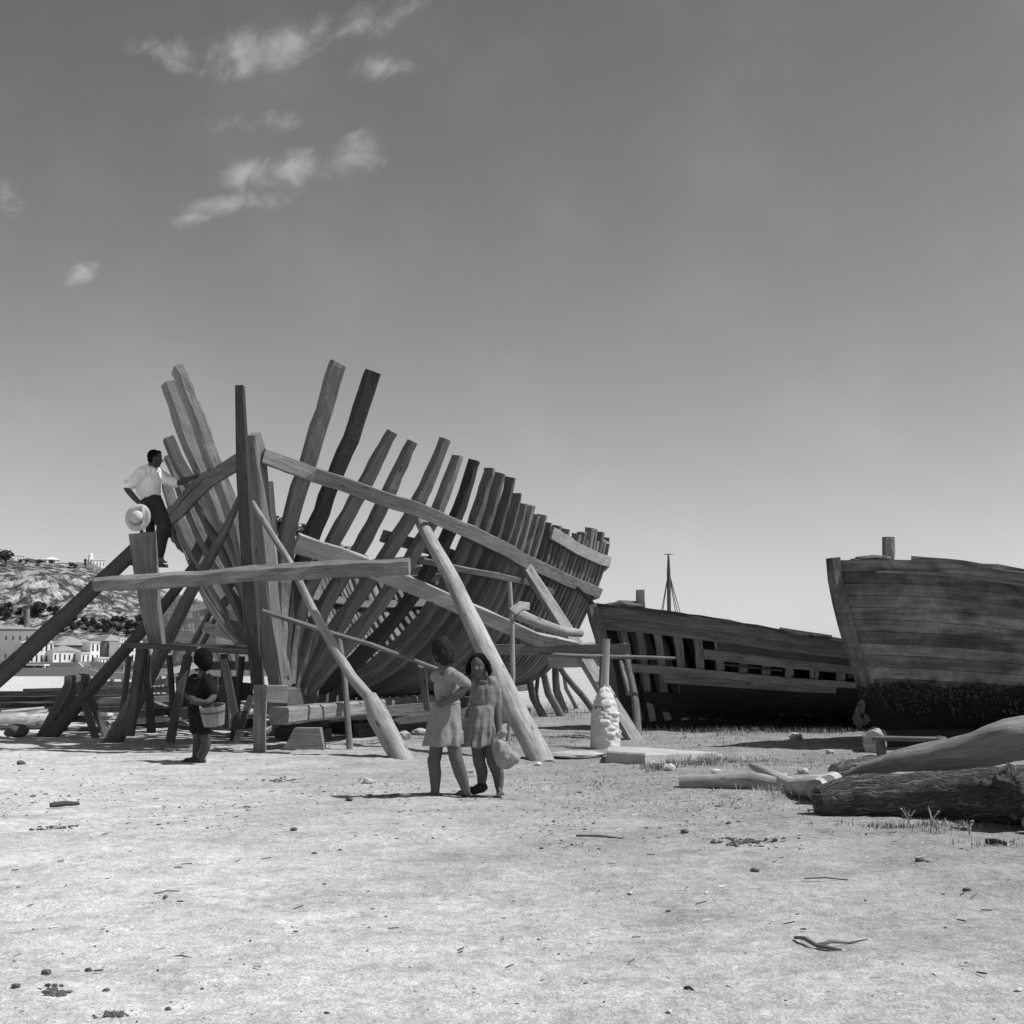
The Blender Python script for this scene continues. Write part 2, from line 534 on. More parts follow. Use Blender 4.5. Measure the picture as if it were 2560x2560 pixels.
class MB:
    def __init__(s):
        s.v, s.f, s.uv, s.mi = [], [], [], []

    def quadgrid(s, rows, closed=True, uv=None, mi=0, flip=False):
        """rows: list of equal-length rings"""
        n = len(rows[0])
        b = len(s.v)
        for r in rows:
            s.v.extend(r)
        m = n if closed else n - 1
        for i in range(len(rows) - 1):
            for j in range(m):
                k = (j + 1) % n
                q = (b + i * n + j, b + i * n + k, b + (i + 1) * n + k, b + (i + 1) * n + j)
                us = ((i, j), (i, j + 1), (i + 1, j + 1), (i + 1, j))
                if flip:
                    q = q[::-1]
                    us = us[::-1]
                s.f.append(q)
                s.mi.append(mi)
                s.uv.append([uv(a, c) if uv else (a, c) for a, c in us])

    def ngon(s, ring, uvs=None, mi=0, flip=False):
        b = len(s.v)
        s.v.extend(ring)
        ix = list(range(b, b + len(ring)))
        us = uvs or [(p[0], p[1] + p[2]) for p in ring]
        if flip:
            ix = ix[::-1]
            us = us[::-1]
        s.f.append(tuple(ix))
        s.mi.append(mi)
        s.uv.append(us)

    def sweep(s, pts, sizes, a_dir, ch=0.12, jit=0.0, cap_mi=None, twist=0.0, sub=None, seed=None):
        """squared timber along pts. a_dir: direction of the width; sizes: (width, depth) per point or one"""
        pts = [Vector(p) for p in pts]
        rn = random.Random(seed if seed is not None else len(s.v) + int(abs(pts[0].x) * 1000))
        if not isinstance(sizes, list):
            sizes = [sizes] * len(pts)
        if sub:
            np_, ns, na = [], [], []
            for i in range(len(pts) - 1):
                k = max(1, int((pts[i + 1] - pts[i]).length / sub))
                for j in range(k):
                    f = j / k
                    np_.append(pts[i].lerp(pts[i + 1], f))
                    if isinstance(a_dir, list):
                        na.append(a_dir[i].lerp(a_dir[i + 1], f))
                    ns.append((sizes[i][0] * (1 - f) + sizes[i + 1][0] * f, sizes[i][1] * (1 - f) + sizes[i + 1][1] * f))
            np_.append(pts[-1])
            ns.append(sizes[-1])
            if isinstance(a_dir, list):
                a_dir = na + [a_dir[-1]]
            pts, sizes = np_, ns
        L = 0.0
        rows, us = [], []
        for i, p in enumerate(pts):
            t = (pts[min(i + 1, len(pts) - 1)] - pts[max(i - 1, 0)]).normalized()
            a = Vector(a_dir[i] if isinstance(a_dir, list) else a_dir)
            b = t.cross(a).normalized()
            a = b.cross(t).normalized()
            w, h = sizes[i][0] / 2, sizes[i][1] / 2
            c = min(w, h) * ch * 2
            q = []
            for (x, y) in ((w - c, -h), (w, -h + c), (w, h - c), (w - c, h), (-w + c, h), (-w, h - c), (-w, -h + c), (-w + c, -h)):
                x += rn.uniform(-jit, jit)
                y += rn.uniform(-jit, jit)
                q.append(p + a * x + b * y)
            rows.append(q)
            if i:
                L += (p - pts[i - 1]).length
            us.append(L)
        w, h = sizes[0]
        vs = [0, h * .1, h * .9, h, h + w, h + w + h * .1, 2 * h + w, 2 * h + w, 2 * h + 2 * w]
        s.quadgrid(rows, True, lambda i, j: (us[i], vs[j]), flip=True)
        e = [(0.02 * x, y) for x, y in ((0, 0), (0, .1), (0, .2), (1, .2), (2, .2), (2, .1), (2, 0), (1, 0))]
        s.ngon(rows[0], e, cap_mi or 0)
        s.ngon(rows[-1], e, cap_mi or 0, flip=True)
        return s

    def tube(s, pts, radii, n=10, jit=0.0, cap_mi=None, sub=None, wob=0.0, seed=None, squash=1.0):
        pts = [Vector(p) for p in pts]
        rn = random.Random(seed if seed is not None else len(s.v) + int(abs(pts[0].x) * 977))
        if not isinstance(radii, (list, tuple)):
            radii = [radii] * len(pts)
        radii = list(radii)
        if sub:
            np_, ns = [], []
            for i in range(len(pts) - 1):
                k = max(1, int((pts[i + 1] - pts[i]).length / sub))
                for j in range(k):
                    f = j / k
                    np_.append(pts[i].lerp(pts[i + 1], f))
                    ns.append(radii[i] * (1 - f) + radii[i + 1] * f)
            np_.append(pts[-1])
            ns.append(radii[-1])
            pts, radii = np_, ns
        if wob:
            o = Vector((rn.uniform(0, 50), 0, 0))
            pts = [p + wob * Vector((noise.noise(p * 0.9 + o), noise.noise(p * 0.9 + o * 2), noise.noise(p * 0.9 + o * 3)))
                   for p in pts]
        t0 = (pts[-1] - pts[0]).normalized()
        ref = Vector((0, 0, 1)) if abs(t0.z) < 0.9 else Vector((0, 1, 0))
        rows, us, L = [], [], 0.0
        for i, p in enumerate(pts):
            t = (pts[min(i + 1, len(pts) - 1)] - pts[max(i - 1, 0)]).normalized()
            a = t.cross(ref).normalized()
            b = a.cross(t).normalized()
            q = []
            for k in range(n):
                an = 2 * math.pi * k / n
                r = radii[i] * (1 + rn.uniform(-jit, jit))
                q.append(p + a * (r * math.cos(an)) + b * (r * squash * math.sin(an)))
            rows.append(q)
            if i:
                L += (p - pts[i - 1]).length
            us.append(L)
        per = 2 * math.pi * max(radii)
        s.quadgrid(rows, True, lambda i, j: (us[i], per * j / n))
        cs = [(0.05 * math.cos(6.283 * k / n), 0.1 + .08 * math.sin(6.283 * k / n)) for k in range(n)]
        s.ngon(rows[0], cs, cap_mi or 0, flip=True)
        s.ngon(rows[-1], cs, cap_mi or 0)
        return s

    def box(s, c, sz, rz=0.0, jit=0.0, seed=1, tilt=(0, 0), mi=0):
        rn = random.Random(seed)
        M = Matrix.Translation(Vector(c)) @ Matrix.Rotation(rz, 4, 'Z') @ Matrix.Rotation(tilt[0], 4, 'X') @ Matrix.Rotation(tilt[1], 4, 'Y')
        x, y, z = sz[0] / 2, sz[1] / 2, sz[2] / 2
        p = [Vector((sx * x + rn.uniform(-jit, jit), sy * y + rn.uniform(-jit, jit), q * z + rn.uniform(-jit, jit)))
             for q in (-1, 1) for sy in (-1, 1) for sx in (-1, 1)]
        p = [M @ q for q in p]
        for ix, (uu, vv) in (((0, 2, 3, 1), (sz[1], sz[0])), ((4, 5, 7, 6), (sz[0], sz[1])), ((0, 1, 5, 4), (sz[0], sz[2])),
                             ((2, 6, 7, 3), (sz[2], sz[0])), ((0, 4, 6, 2), (sz[2], sz[1])), ((1, 3, 7, 5), (sz[1], sz[2]))):
            us = [(0, 0), (uu, 0), (uu, vv), (0, vv)]
            if sz[0] < max(sz) * .999 and False:
                us = [(b, a) for a, b in us]
            s.ngon([p[i] for i in ix], us, mi)
        return s

    def blob(s, c, r, seed=0, lvl=2, rough=0.25, freq=1.0, mi=0):
        """rough stone-like lump"""
        bm = bmesh.new()
        bmesh.ops.create_icosphere(bm, subdivisions=lvl, radius=1)
        b = len(s.v)
        o = Vector((seed * 3.7, seed * 1.3, 0))
        for v in bm.verts:
            k = 1 + rough * (noise.noise(v.co * freq + o) + 0.5 * noise.noise(v.co * freq * 2.3 + o))
            s.v.append(Vector((v.co.x * r[0] * k + c[0], v.co.y * r[1] * k + c[1], v.co.z * r[2] * k + c[2])))
        for f in bm.faces:
            s.f.append(tuple(b + v.index for v in f.verts))
            s.mi.append(mi)
            s.uv.append([(v.co.x, v.co.z) for v in f.verts])
        bm.free()
        return s

    def build(s, name, mat, parent=None, smooth=False, label=None):
        mats = mat if isinstance(mat, (list, tuple)) else [mat]
        if parent is not None:
            o0 = wloc(parent)
        else:
            a = np.array([tuple(v) for v in s.v])
            o0 = Vector(((a[:, 0].min() + a[:, 0].max()) / 2, (a[:, 1].min() + a[:, 1].max()) / 2, a[:, 2].min()))
        me = bpy.data.meshes.new(name)
        me.from_pydata([tuple(Vector(v) - o0) for v in s.v], [], s.f)
        uvl = me.uv_layers.new(name="UVMap")
        flat = [c for f in s.uv for p in f for c in p]
        uvl.data.foreach_set("uv", flat)
        for mm in mats:
            me.materials.append(MATS[mm])
        me.polygons.foreach_set("material_index", s.mi)
        if smooth:
            me.polygons.foreach_set("use_smooth", [True] * len(me.polygons))
        me.update()
        o = bpy.data.objects.new(name, me)
        COL.objects.link(o)
        if parent is not None:
            o.parent = parent
        else:
            o.location = o0
        if label:
            o['label'] = label
        return o


def smooth_angle(o, deg=40):
    me = o.data
    me.polygons.foreach_set("use_smooth", [True] * len(me.polygons))
    bm = bmesh.new()
    bm.from_mesh(me)
    for e in bm.edges:
        if len(e.link_faces) == 2 and e.calc_face_angle(0) > R(deg):
            e.smooth = False
    bm.to_mesh(me)
    bm.free()


def sink(pts):
    """let a foot that stands on the ground go a hand's breadth into it"""
    for a, c in ((0, 1), (-1, -2)):
        d = (pts[a] - pts[c]).normalized()
        if pts[a].z < .07 and d.z < -.3:
            pts[a] = pts[a] + d * ((pts[a].z + .09) / -d.z)
    return pts


def pole(name, pts, radii, mat, label, cat='prop', group=None, n=12, wob=0.03, jit=0.03, sub=0.25, capm='endgrain'):
    pts = sink([Vector(p) for p in pts])
    b = MB().tube(pts, radii, n, jit, 1, sub, wob)
    o = b.build(name, [mat, capm], None)
    smooth_angle(o, 50)
    return tag(o, label, cat, group)


def timber(name, pts, sizes, a_dir, mat, label, cat='plank', group=None, ch=0.1, jit=0.006, sub=0.35, parent=None, capm='endgrain'):
    pts = sink([Vector(p) for p in pts])
    b = MB().sweep(pts, sizes, a_dir, ch, jit, 1, sub=sub)
    o = b.build(name, [mat, capm], parent)
    if parent is None:
        tag(o, label, cat, group)
    elif label:
        o['label'] = label
    return o

make_world()

# ---------------------------------------------------------------- ground, sea


def smooth01(x):
    x = max(0.0, min(1.0, x))
    return x * x * (3 - 2 * x)


def ground_z(x, y):
    crest = 82 + 70 * smooth01((x + 12) / 22)
    z = 0.0
    if y > crest:
        z -= min(8.0, (y - crest) * 0.09)
    if 0 < y < 60:
        p = Vector((x, y, 0))
        a = 1.0 - smooth01((y - 25) / 30)
        z += a * (0.020 * noise.noise(p * 0.7) + 0.018 * noise.noise(p * 2.3 + Vector((9, 3, 0))) + 0.012 * noise.noise(p * 7.0))
        if y < 26:
            q = noise.noise(p * 19.0)
            z += a * 0.008 * q
    # soil heaped against the logs on the right
    z += 0.05 * math.exp(-((x - 1.9) ** 2 / 0.9 + (y - 11.6) ** 2 / 0.25))
    return z


def build_ground():
    ys = [-60, -30, -12, -4, 0, 2]
    y = 3.0
    while y < 26:
        ys.append(y)
        y *= 1.0085
    while y < 60:
        ys.append(y)
        y *= 1.03
    ys += [64, 68, 72, 76, 80, 83, 86, 90, 95, 100, 110, 120, 130, 140, 150, 155, 160, 170, 190, 220, 260, 300]
    cs = [i / 150 for i in range(-150, 151)]
    b = MB()
    rows = []
    for y in ys:
        W = 3.0 + 0.52 * max(0, y)
        r = [Vector((-900, y, ground_z(-900, y))), Vector((-W - 60, y, ground_z(-W - 60, y)))]
        for c in cs:
            x = c * W
            r.append(Vector((x, y, ground_z(x, y))))
        r += [Vector((W + 60, y, ground_z(W + 60, y))), Vector((900, y, ground_z(900, y)))]
        rows.append(r)
    b.quadgrid(rows, False, lambda i, j: (i, j), flip=True)
    me = bpy.data.meshes.new("ground")
    me.from_pydata([tuple(v) for v in b.v], [], [f[::-1] for f in b.f])
    me.materials.append(MATS['ground'])
    me.polygons.foreach_set("use_smooth", [True] * len(me.polygons))
    me.update()
    o = bpy.data.objects.new("ground", me)
    COL.objects.link(o)
    tag(o, kind='structure')
    if me.polygons[1000].normal.z < 0:
        me.flip_normals()


build_ground()

SEAZ = -2.5
b = MB()
b.quadgrid([[Vector((-9000, 90, SEAZ)), Vector((9000, 90, SEAZ))], [Vector((-9000, 15000, SEAZ)), Vector((9000, 15000, SEAZ))]], False)
o = b.build("sea", 'sea')
tag(o, kind='structure')

# far shore hills on the right, across the bay
b = MB()
rows = [[], [], [], []]
for i in range(80):
    u = 1150 + i * 22
    x = (u - 1280) / FPX * 5000
    pk = 1604 + 16 * noise.noise(Vector((i * 0.17, 3, 0))) + 0.16 * max(0, u - 1500)
    top = max(1.0, (HORY - pk) / FPX * 5000)
    for k, (yy, f) in enumerate(((4700, -0.15), (4850, 0.5), (5000, 1.0), (5600, 0.0))):
        rows[k].append(Vector((x * yy / 5000, yy, -4 + top * f)))
b.quadgrid(rows, False, flip=True)
o = b.build("far_hills", 'far_land', smooth=True)
tag(o, kind='structure')

# ---------------------------------------------------------------- hill with the town below
HX0, HX1 = -420, 30
RIDGE = [(-900, 1340), (-300, 1375), (0, 1398), (60, 1396), (120, 1404), (180, 1411), (245, 1419), (330, 1455), (450, 1490), (600, 1560),
         (760, 1610), (1000, 1640), (1300, 1652)]


def ridge_z(x):
    u = 1280 + x * FPX / 690
    for i in range(len(RIDGE) - 1):
        if RIDGE[i][0] <= u <= RIDGE[i + 1][0]:
            f = (u - RIDGE[i][0]) / (RIDGE[i + 1][0] - RIDGE[i][0])
            y = RIDGE[i][1] * (1 - f) + RIDGE[i + 1][1] * f
            return (HORY - y) / FPX * 690 + CAMH
    return 2.0


def hill_z(x, y):
    rz = ridge_z(x)
    if y < 478:
        return -1.6
    prof = [(478, -1.6), (500, 0.2), (530, 4.5), (560, 10.0), (585, 16.5), (604, 26), (622, 34), (650, 43), (690, 49), (760, 47), (900, 20), (1100, -4)]
    f = 0
    for i in range(len(prof) - 1):
        if prof[i][0] <= y <= prof[i + 1][0]:
            q = (y - prof[i][0]) / (prof[i + 1][0] - prof[i][0])
            f = prof[i][1] * (1 - q) + prof[i + 1][1] * q
    if y > 1100:
        f = -4
    z = f * (rz / 49.0) if f > 10 else f * min(1, max(0.12, rz / 30.0))
    p = Vector((x * 0.02, y * 0.02, 1.7))
    cl = math.exp(-((y - 606) / 36) ** 2)
    am = min(1.0, rz / 40)
    z += cl * am * (5.0 * noise.noise(p * 1.3) + 4.5 * abs(noise.noise(p * 3.1)) + 2.6 * noise.noise(p * 7.0) + 1.3 * noise.noise(p * 15))
    z += 0.8 * am * noise.noise(p * 9) * (1 if y > 500 else 0)
    return z


b = MB()
rows = []
yy = [474, 478, 484] + [490 + 2.5 * i for i in range(88)] + [720, 760, 820, 900, 1000, 1120]
for y in yy:
    rows.append([Vector((x, y, hill_z(x, y))) for x in [-2200, -1400, -900, -600] + [HX0 + 2.2 * i for i in range(int((HX1 - HX0) / 2.2))] + [60, 120]])
b.quadgrid(rows, False, flip=True)
o = b.build("hillside", 'hillside', smooth=True)
if o.data.polygons[3000].normal.z < 0:
    o.data.flip_normals()
tag(o, kind='structure')

# quay in front of the town
b = MB()
b.box((-190, 473, -2.1), (560, 14, 2.2))
o = b.build("quay", 'stone')
tag(o, kind='structure')


def px_x(u, Y):
    return (u - 1280) / FPX * Y


def zat(v, Y):
    return P(1280, v, Y).z


def house(name, label, cat, u0, u1, vtop, Y, depth, cols, rows, mat='plaster', vbase=None, roof='hip', base_z=None, win=(0.42, 0.55),
          doors=(), group=None, eave=0.35, roof_h=1.6, arch=False, win_mat='window_dark', parapet=False, roofm='roof_tile', turn=34):
    x0, x1 = px_x(u0, Y), px_x(u1, Y)
    z0 = base_z if base_z is not None else zat(vbase, Y)
    z1 = zat(vtop, Y)
    root = thing(name, ((x0 + x1) / 2, Y + depth / 2, z0), label, cat, group)
    w = x1 - x0
    MB().box(((x0 + x1) / 2, Y + depth / 2, (z0 + z1) / 2 - 0.5), (w, depth, z1 - z0 + 1.0)).build('wall', mat, root)
    m = MB()
    cx, cy = (x0 + x1) / 2, Y + depth / 2
    a, c = w / 2 + eave, depth / 2 + eave
    e = [Vector((cx + sx * a, cy + sy * c, z1 + 0.003)) for sx, sy in ((-1, -1), (1, -1), (1, 1), (-1, 1))]
    if roof == 'hip':
        k = min(a, c) * 0.9
        if a > c:
            t = [Vector((cx - a + k, cy, z1 + roof_h)), Vector((cx + a - k, cy, z1 + roof_h))]
            fs = [[e[0], e[1], t[1], t[0]], [e[1], e[2], t[1]], [e[2], e[3], t[0], t[1]], [e[3], e[0], t[0]]]
        else:
            t = [Vector((cx, cy - c + k, z1 + roof_h)), Vector((cx, cy + c - k, z1 + roof_h))]
            fs = [[e[0], e[1], t[0]], [e[1], e[2], t[1], t[0]], [e[2], e[3], t[1]], [e[3], e[0], t[0], t[1]]]
    elif roof == 'gable_front':
        t = [Vector((cx, cy - c, z1 + roof_h)), Vector((cx, cy + c, z1 + roof_h))]
        fs = [[e[0], e[1], t[0]], [e[1], e[2], t[1], t[0]], [e[2], e[3], t[1]], [e[3], e[0], t[0], t[1]]]
    else:
        fs = []
        m.box((cx, cy, z1 + 0.15), (w + 0.5, depth + 0.5, 0.3))
    fs = fs + ([e[::-1]] if fs else [])
    for f in fs:
        m.ngon(f)
    m.build('roof', 'plaster' if roof == 'flat' else roofm, root)
    if parapet:
        m = MB()
        for i in range(9):
            m.box((x0 + w * (i + .5) / 9, Y + 0.15, z1 + 0.75), (w / 9 * 0.5, 0.3, 0.9))
        m.box((cx, Y + 0.15, z1 + 1.3), (w, 0.3, 0.25))
        m.build('parapet', mat, root)
    H = (z1 - z0) / rows
    for r in range(rows):
        for q in range(cols):
            wx = x0 + w * (q + 0.5) / cols
            isdoor = r == 0 and q in doors
            ww = w / cols * win[0]
            hh = H * (0.74 if isdoor else win[1])
            zc = z0 + r * H + (hh / 2 + 0.02 if isdoor else H * 0.5)
            m = MB()
            m.box((wx, Y - 0.0, zc), (ww, 0.16, hh))
            if arch and isdoor:
                m.tube([(wx, Y - 0.08, zc + hh / 2), (wx, Y + 0.08, zc + hh / 2)], ww / 2, 10)
            f = m.build('door' if isdoor else 'window', 'door_dark' if isdoor else win_mat, root)
    root.rotation_euler = (0, 0, R(turn))
    return root


# waterfront buildings, left to right
house("factory_building", "long grey factory hall on the far waterfront, at the left edge of the photo", "factory", -60, 58, 1572, 490, 26, 7, 2,
      'plaster_grey', 1662, 'hip', win=(0.2, 0.22), roof_h=1.2)
house("terraced_house", "white two-storey house with a stepped gable beside the grey factory", "house", 55, 113, 1606, 482, 12, 5, 2, 'plaster', 1659, 'gable_front',
      win=(0.34, 0.6), doors=(3,), roof_h=1.7, roofm='plaster')
house("warehouse", "low white arcaded house with two pointed arch doors on the far quay", "warehouse", 113, 182, 1627, 480, 12, 6, 1, 'plaster', 1659, 'hip',
      win=(0.3, 0.42), doors=(1, 4), arch=True, roof_h=1.9)
house("gabled_house", "tall gabled house end coloured as in shade, rising behind the low arcaded house", "house", 116, 208, 1613, 494, 14, 5, 1, 'plaster_shade', 1659, 'hip',
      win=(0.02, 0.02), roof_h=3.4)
house("corner_house", "narrow white two-storey house with a balcony, right of the arcaded house", "house", 210, 233, 1606, 481, 10, 2, 2, 'plaster', 1659, 'flat',
      win=(0.32, 0.62), doors=())
house("annex_house", "small white one-storey annex with two windows on the far quay", "house", 189, 212, 1633, 478, 9, 2, 1, 'plaster', 1659, 'flat', win=(0.3, 0.6))
house("shaded_house", "side of a hipped house coloured as in shade, between two white houses on the quay", "house", 233, 272, 1602, 488, 16, 3, 2, 'plaster_shade', 1660, 'hip',
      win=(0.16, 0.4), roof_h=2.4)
house("quay_shed", "low white shed with four doors in front of the shade-coloured hipped house", "shed", 238, 270, 1645, 478, 7, 4, 1, 'plaster', 1660, 'flat', win=(0.3, 0.6), doors=(0, 3))
house("mansion", "white two-storey mansion with rows of arched windows and a roof balustrade", "house", 273, 330, 1606, 480, 14, 6, 2, 'plaster', 1660, 'flat',
      win=(0.4, 0.66), doors=(0,), parapet=True)
house("townhouse", "white two-storey house seen under the staging boards, right of the mansion", "house", 358, 386, 1610, 480, 12, 4, 2, 'plaster', 1660, 'flat',
      win=(0.4, 0.62), doors=(1,), parapet=True)
house("brick_house", "grey house behind the sloping pole at the far right of the waterfront", "house", 392, 470, 1615, 492, 14, 5, 2, 'plaster_grey', 1660, 'hip', win=(0.3, 0.5))
# small houses up the slope
rnd = random.Random(5)
spots = [(20, 1556, 546, 'plaster'), (48, 1548, 556, 'plaster'), (98, 1550, 552, 'plaster'), (4, 1567, 534, 'plaster_grey'), (36, 1570, 528, 'plaster'), (118, 1563, 540, 'plaster_grey'), (205, 1578, 524, 'plaster'),
         (228, 1584, 518, 'plaster'), (250, 1570, 533, 'plaster_grey'), (290, 1582, 520, 'plaster'), (318, 1574, 528, 'plaster'), (160, 1574, 528, 'plaster')]
where = ["uppermost left under the cliff", "beside the left foot of the cliff", "right of the brick chimney", "low at the left photo edge",
         "left of the brick chimney", "lower right of the brick chimney", "above the narrow balcony house",
         "right above the dark hipped house", "below the pale rock face", "above the white mansion", "behind the upright timber", "above the arcaded house"]
for (u, v, Y, mt), wr in zip(spots, where):
    h = 2.7 + rnd.uniform(0, .9)
    w = rnd.uniform(26, 36)
    x = px_x(u, Y)
    zb = hill_z(x, Y) - 0.2
    vb = HORY - (zb - CAMH) / Y * FPX
    house("cottage", "small tiled cottage on the far slope, " + wr, "cottage", u - w / 2, u + w / 2, vb - h / Y * FPX, Y, 6, 3, 1, mt, vb, 'hip',
          win=(0.25, 0.4), roof_h=1.3, group="cottages on the far slope")
# brick chimney
ch = thing("factory_chimney", (px_x(70, 500), 500, zat(1585, 500)), "tall round factory chimney standing between the cottages on the far slope", "chimney")
x, Y = px_x(71, 500), 500
MB().tube([(x, Y, zat(1590, Y)), (x, Y, zat(1519, Y))], [1.15, 0.85], 16).build('shaft', 'brick', ch, True)
MB().tube([(x, Y, zat(1521, Y)), (x, Y, zat(1516, Y))], [1.0, 1.0], 16).build('cap', 'door_dark', ch, True)
# hilltop buildings
zt = ridge_z(px_x(235, 690))
Yc = 684


def hz(u, Y):
    return hill_z(px_x(u, Y), Y)


b0 = hz(235, Yc) + 0.3
vb = HORY - (b0 - CAMH) / Yc * FPX
chap = house("hilltop_chapel", "white chapel with a domed belfry on the hilltop", "chapel", 216, 250, vb - 19, Yc, 8, 4, 1, 'plaster', vb, 'flat', win=(0.2, 0.5), doors=(1,))
xb, zb = px_x(216, Yc), zat(vb - 20, Yc)
MB().box((xb, Yc + 2, zb), (2.0, 2.0, 3.5)).build('belfry', 'plaster', chap)
MB().blob((xb, Yc + 2, zb + 2.0), (1.1, 1.1, 1.2), 1, 2, 0.0).build('dome', 'plaster', chap, True)
m = MB()
for i in range(12):
    u = 172 + i * 7.6
    zz = hz(u, Yc - 2)
    m.box((px_x(u, Yc - 2), Yc - 2, zz + 0.9), (1.6, 0.4, 2.6))
o = m.build("hilltop_wall", 'plaster')
tag(o, "long white boundary wall on the hilltop leading to the chapel", "wall")
bz = hz(118, 682)
vb = HORY - (bz - CAMH) / 682 * FPX
house("hilltop_house", "low white house with a pitched roof on the hilltop, left of the chapel wall", "house", 104, 136, vb - 11, 682, 7, 4, 1, 'plaster', vb, 'hip', win=(0.18, 0.35), roof_h=1.4, roofm='plaster')
bz = hz(30, 682)
vb = HORY - (bz - CAMH) / 682 * FPX
house("hilltop_villa", "pale flat-roofed building on the hilltop beside the big dark tree", "house", 14, 48, vb - 12, 682, 7, 5, 1, 'plaster', vb, 'flat', win=(0.2, 0.3))

# trees


def tree_proto(name, mat, h, w, seed, cyp=False, leaf=0.5, n=420):
    rn = random.Random(seed)
    root = thing(name, (0, 0, 0), "x", "tree")
    m = MB()
    m.tube([(0, 0, -0.3), (0.05 * h, 0, h * .3), (0, 0.03 * h, h * 0.6)], [h * .045, h * .035, h * .015], 7)
    for k in range(4):
        a = rn.uniform(0, 6.28)
        m.tube([(0.03 * h, 0, h * .3), (math.cos(a) * w * .3, math.sin(a) * w * .3, h * rn.uniform(.5, .7))], [h * .02, h * .008], 5)
    m.build('trunk', 'trunk', root, True)
    m = MB()
    cl = []
    for k in range(9 if not cyp else 5):
        a = rn.uniform(0, 6.28)
        rr = rn.uniform(0, .36) * w * (0.3 if cyp else 1)
        cl.append((math.cos(a) * rr, math.sin(a) * rr, h * rn.uniform(.42 if not cyp else .25, .84), rn.uniform(.14, .25) * w * (.8 if cyp else 1)))
    for k in range(n):
        c = rn.choice(cl)
        d = Vector((rn.gauss(0, 1), rn.gauss(0, 1), rn.gauss(0, 1))).normalized() * c[3] * rn.uniform(.55, 1.1)
        p = Vector(c[:3]) + d
        a = Vector((rn.gauss(0, 1), rn.gauss(0, 1), rn.gauss(0, 1))).normalized()
        q = a.orthogonal().normalized()
        s = leaf * rn.uniform(.6, 1.3)
        b2 = a.cross(q)
        m.ngon([p + q * s, p + b2 * s * .6, p - q * s, p - b2 * s * .6])
    m.build('crown', mat, root)
    return root


protos = [tree_proto("olive_tree", 'leaf_dark', 4.2, 5.0, 1, leaf=.42), tree_proto("olive_tree", 'leaf_dark', 5.0, 5.5, 2, leaf=.42),
          tree_proto("olive_tree", 'leaf_dark', 3.2, 4.6, 3, leaf=.4)]
cyp = tree_proto("cypress_tree", 'leaf_dark', 6.5, 2.6, 4, True, leaf=.4)
tl = [(8, 1536), (30, 1538), (52, 1532), (95, 1530), (112, 1530), (128, 1536), (140, 1540), (88, 1542), (15, 1548), (62, 1560), (170, 1576), (185, 1583),
      (150, 1580), (262, 1572), (276, 1578), (238, 1568), (305, 1570), (330, 1575), (345, 1582), (188, 1560), (212, 1562), (285, 1560), (248, 1580), (322, 1590), (142, 1570), (300, 1590),
      (25, 1530), (70, 1545), (104, 1542), (160, 1560), (225, 1574), (354, 1568), (372, 1580), (270, 1588), (176, 1566), (200, 1570)]
used = set()
k = 0
for (u, v) in tl:
    # slope point seen at that height
    best = min(range(495, 610, 3), key=lambda Y: abs(HORY - (hz(u, Y) - CAMH) / Y * FPX - v))
    pr = protos[k % 3]
    c = pr if pr.name not in used else copy_tree(pr)
    used.add(pr.name)
    c.location = (px_x(u, best), best, hz(u, best))
    s = rnd.uniform(.75, 1.25)
    c.scale = (s, s, s)
    c.rotation_euler = (0, 0, rnd.uniform(0, 6))
    tag(c, "dark bushy olive tree on the far slope among the cottages", "tree", "trees on the far slope")
    k += 1
top = [(12, 1.9, "large dark tree on the hilltop at the left edge of the photo", 652), (98, .75, "small round tree on the hilltop, behind the low white house roof", 668),
       (128, .7, "small round tree at the right end of the low hilltop house", 668), (178, .7, "left bush of the pair at the end of the hilltop wall", 672),
       (188, .55, "right bush of the pair at the end of the hilltop wall", 672), (66, .5, "low bush on the hilltop between villa and low house", 668), (50, .5, "low bush beside the hilltop villa", 668)]
for (u, s, lb, Y) in top:
    c = copy_tree(protos[1])
    c.location = (px_x(u, Y), Y, hz(u, Y) - .3)
    c.scale = (s, s, s * .95)
    tag(c, lb, "tree")
    if 'group' in c:
        del c['group']
    c.name = "hilltop_tree"
cyp.location = (px_x(211, 680), 680, hz(211, 680) - .3)
cyp.scale = (1, 1, .9)
tag(cyp, "narrow dark cypress beside the chapel belfry on the hilltop", "tree")

# jetty and bollards below the town
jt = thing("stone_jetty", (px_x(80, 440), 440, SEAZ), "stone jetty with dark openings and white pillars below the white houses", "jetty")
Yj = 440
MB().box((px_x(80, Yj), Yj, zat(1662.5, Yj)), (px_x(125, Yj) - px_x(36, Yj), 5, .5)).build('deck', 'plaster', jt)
MB().box((px_x(80, Yj), Yj + 1.5, zat(1672, Yj)), (px_x(124, Yj) - px_x(38, Yj), 1.5, 2.6)).build('shade_wall', 'door_dark', jt)  # dark wall stands in for the shade inside the jetty openings
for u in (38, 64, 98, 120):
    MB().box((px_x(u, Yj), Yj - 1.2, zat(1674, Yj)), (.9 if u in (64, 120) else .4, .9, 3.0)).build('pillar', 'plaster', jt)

# ================================================================ THE SHIP IN FRAME
ANG = R(15)
D = Vector((math.sin(ANG), math.cos(ANG), 0))
N = Vector((D.y, -D.x, 0))
p_ = P(692, 1745, 18.6)
P0 = Vector((p_.x, p_.y, 0))

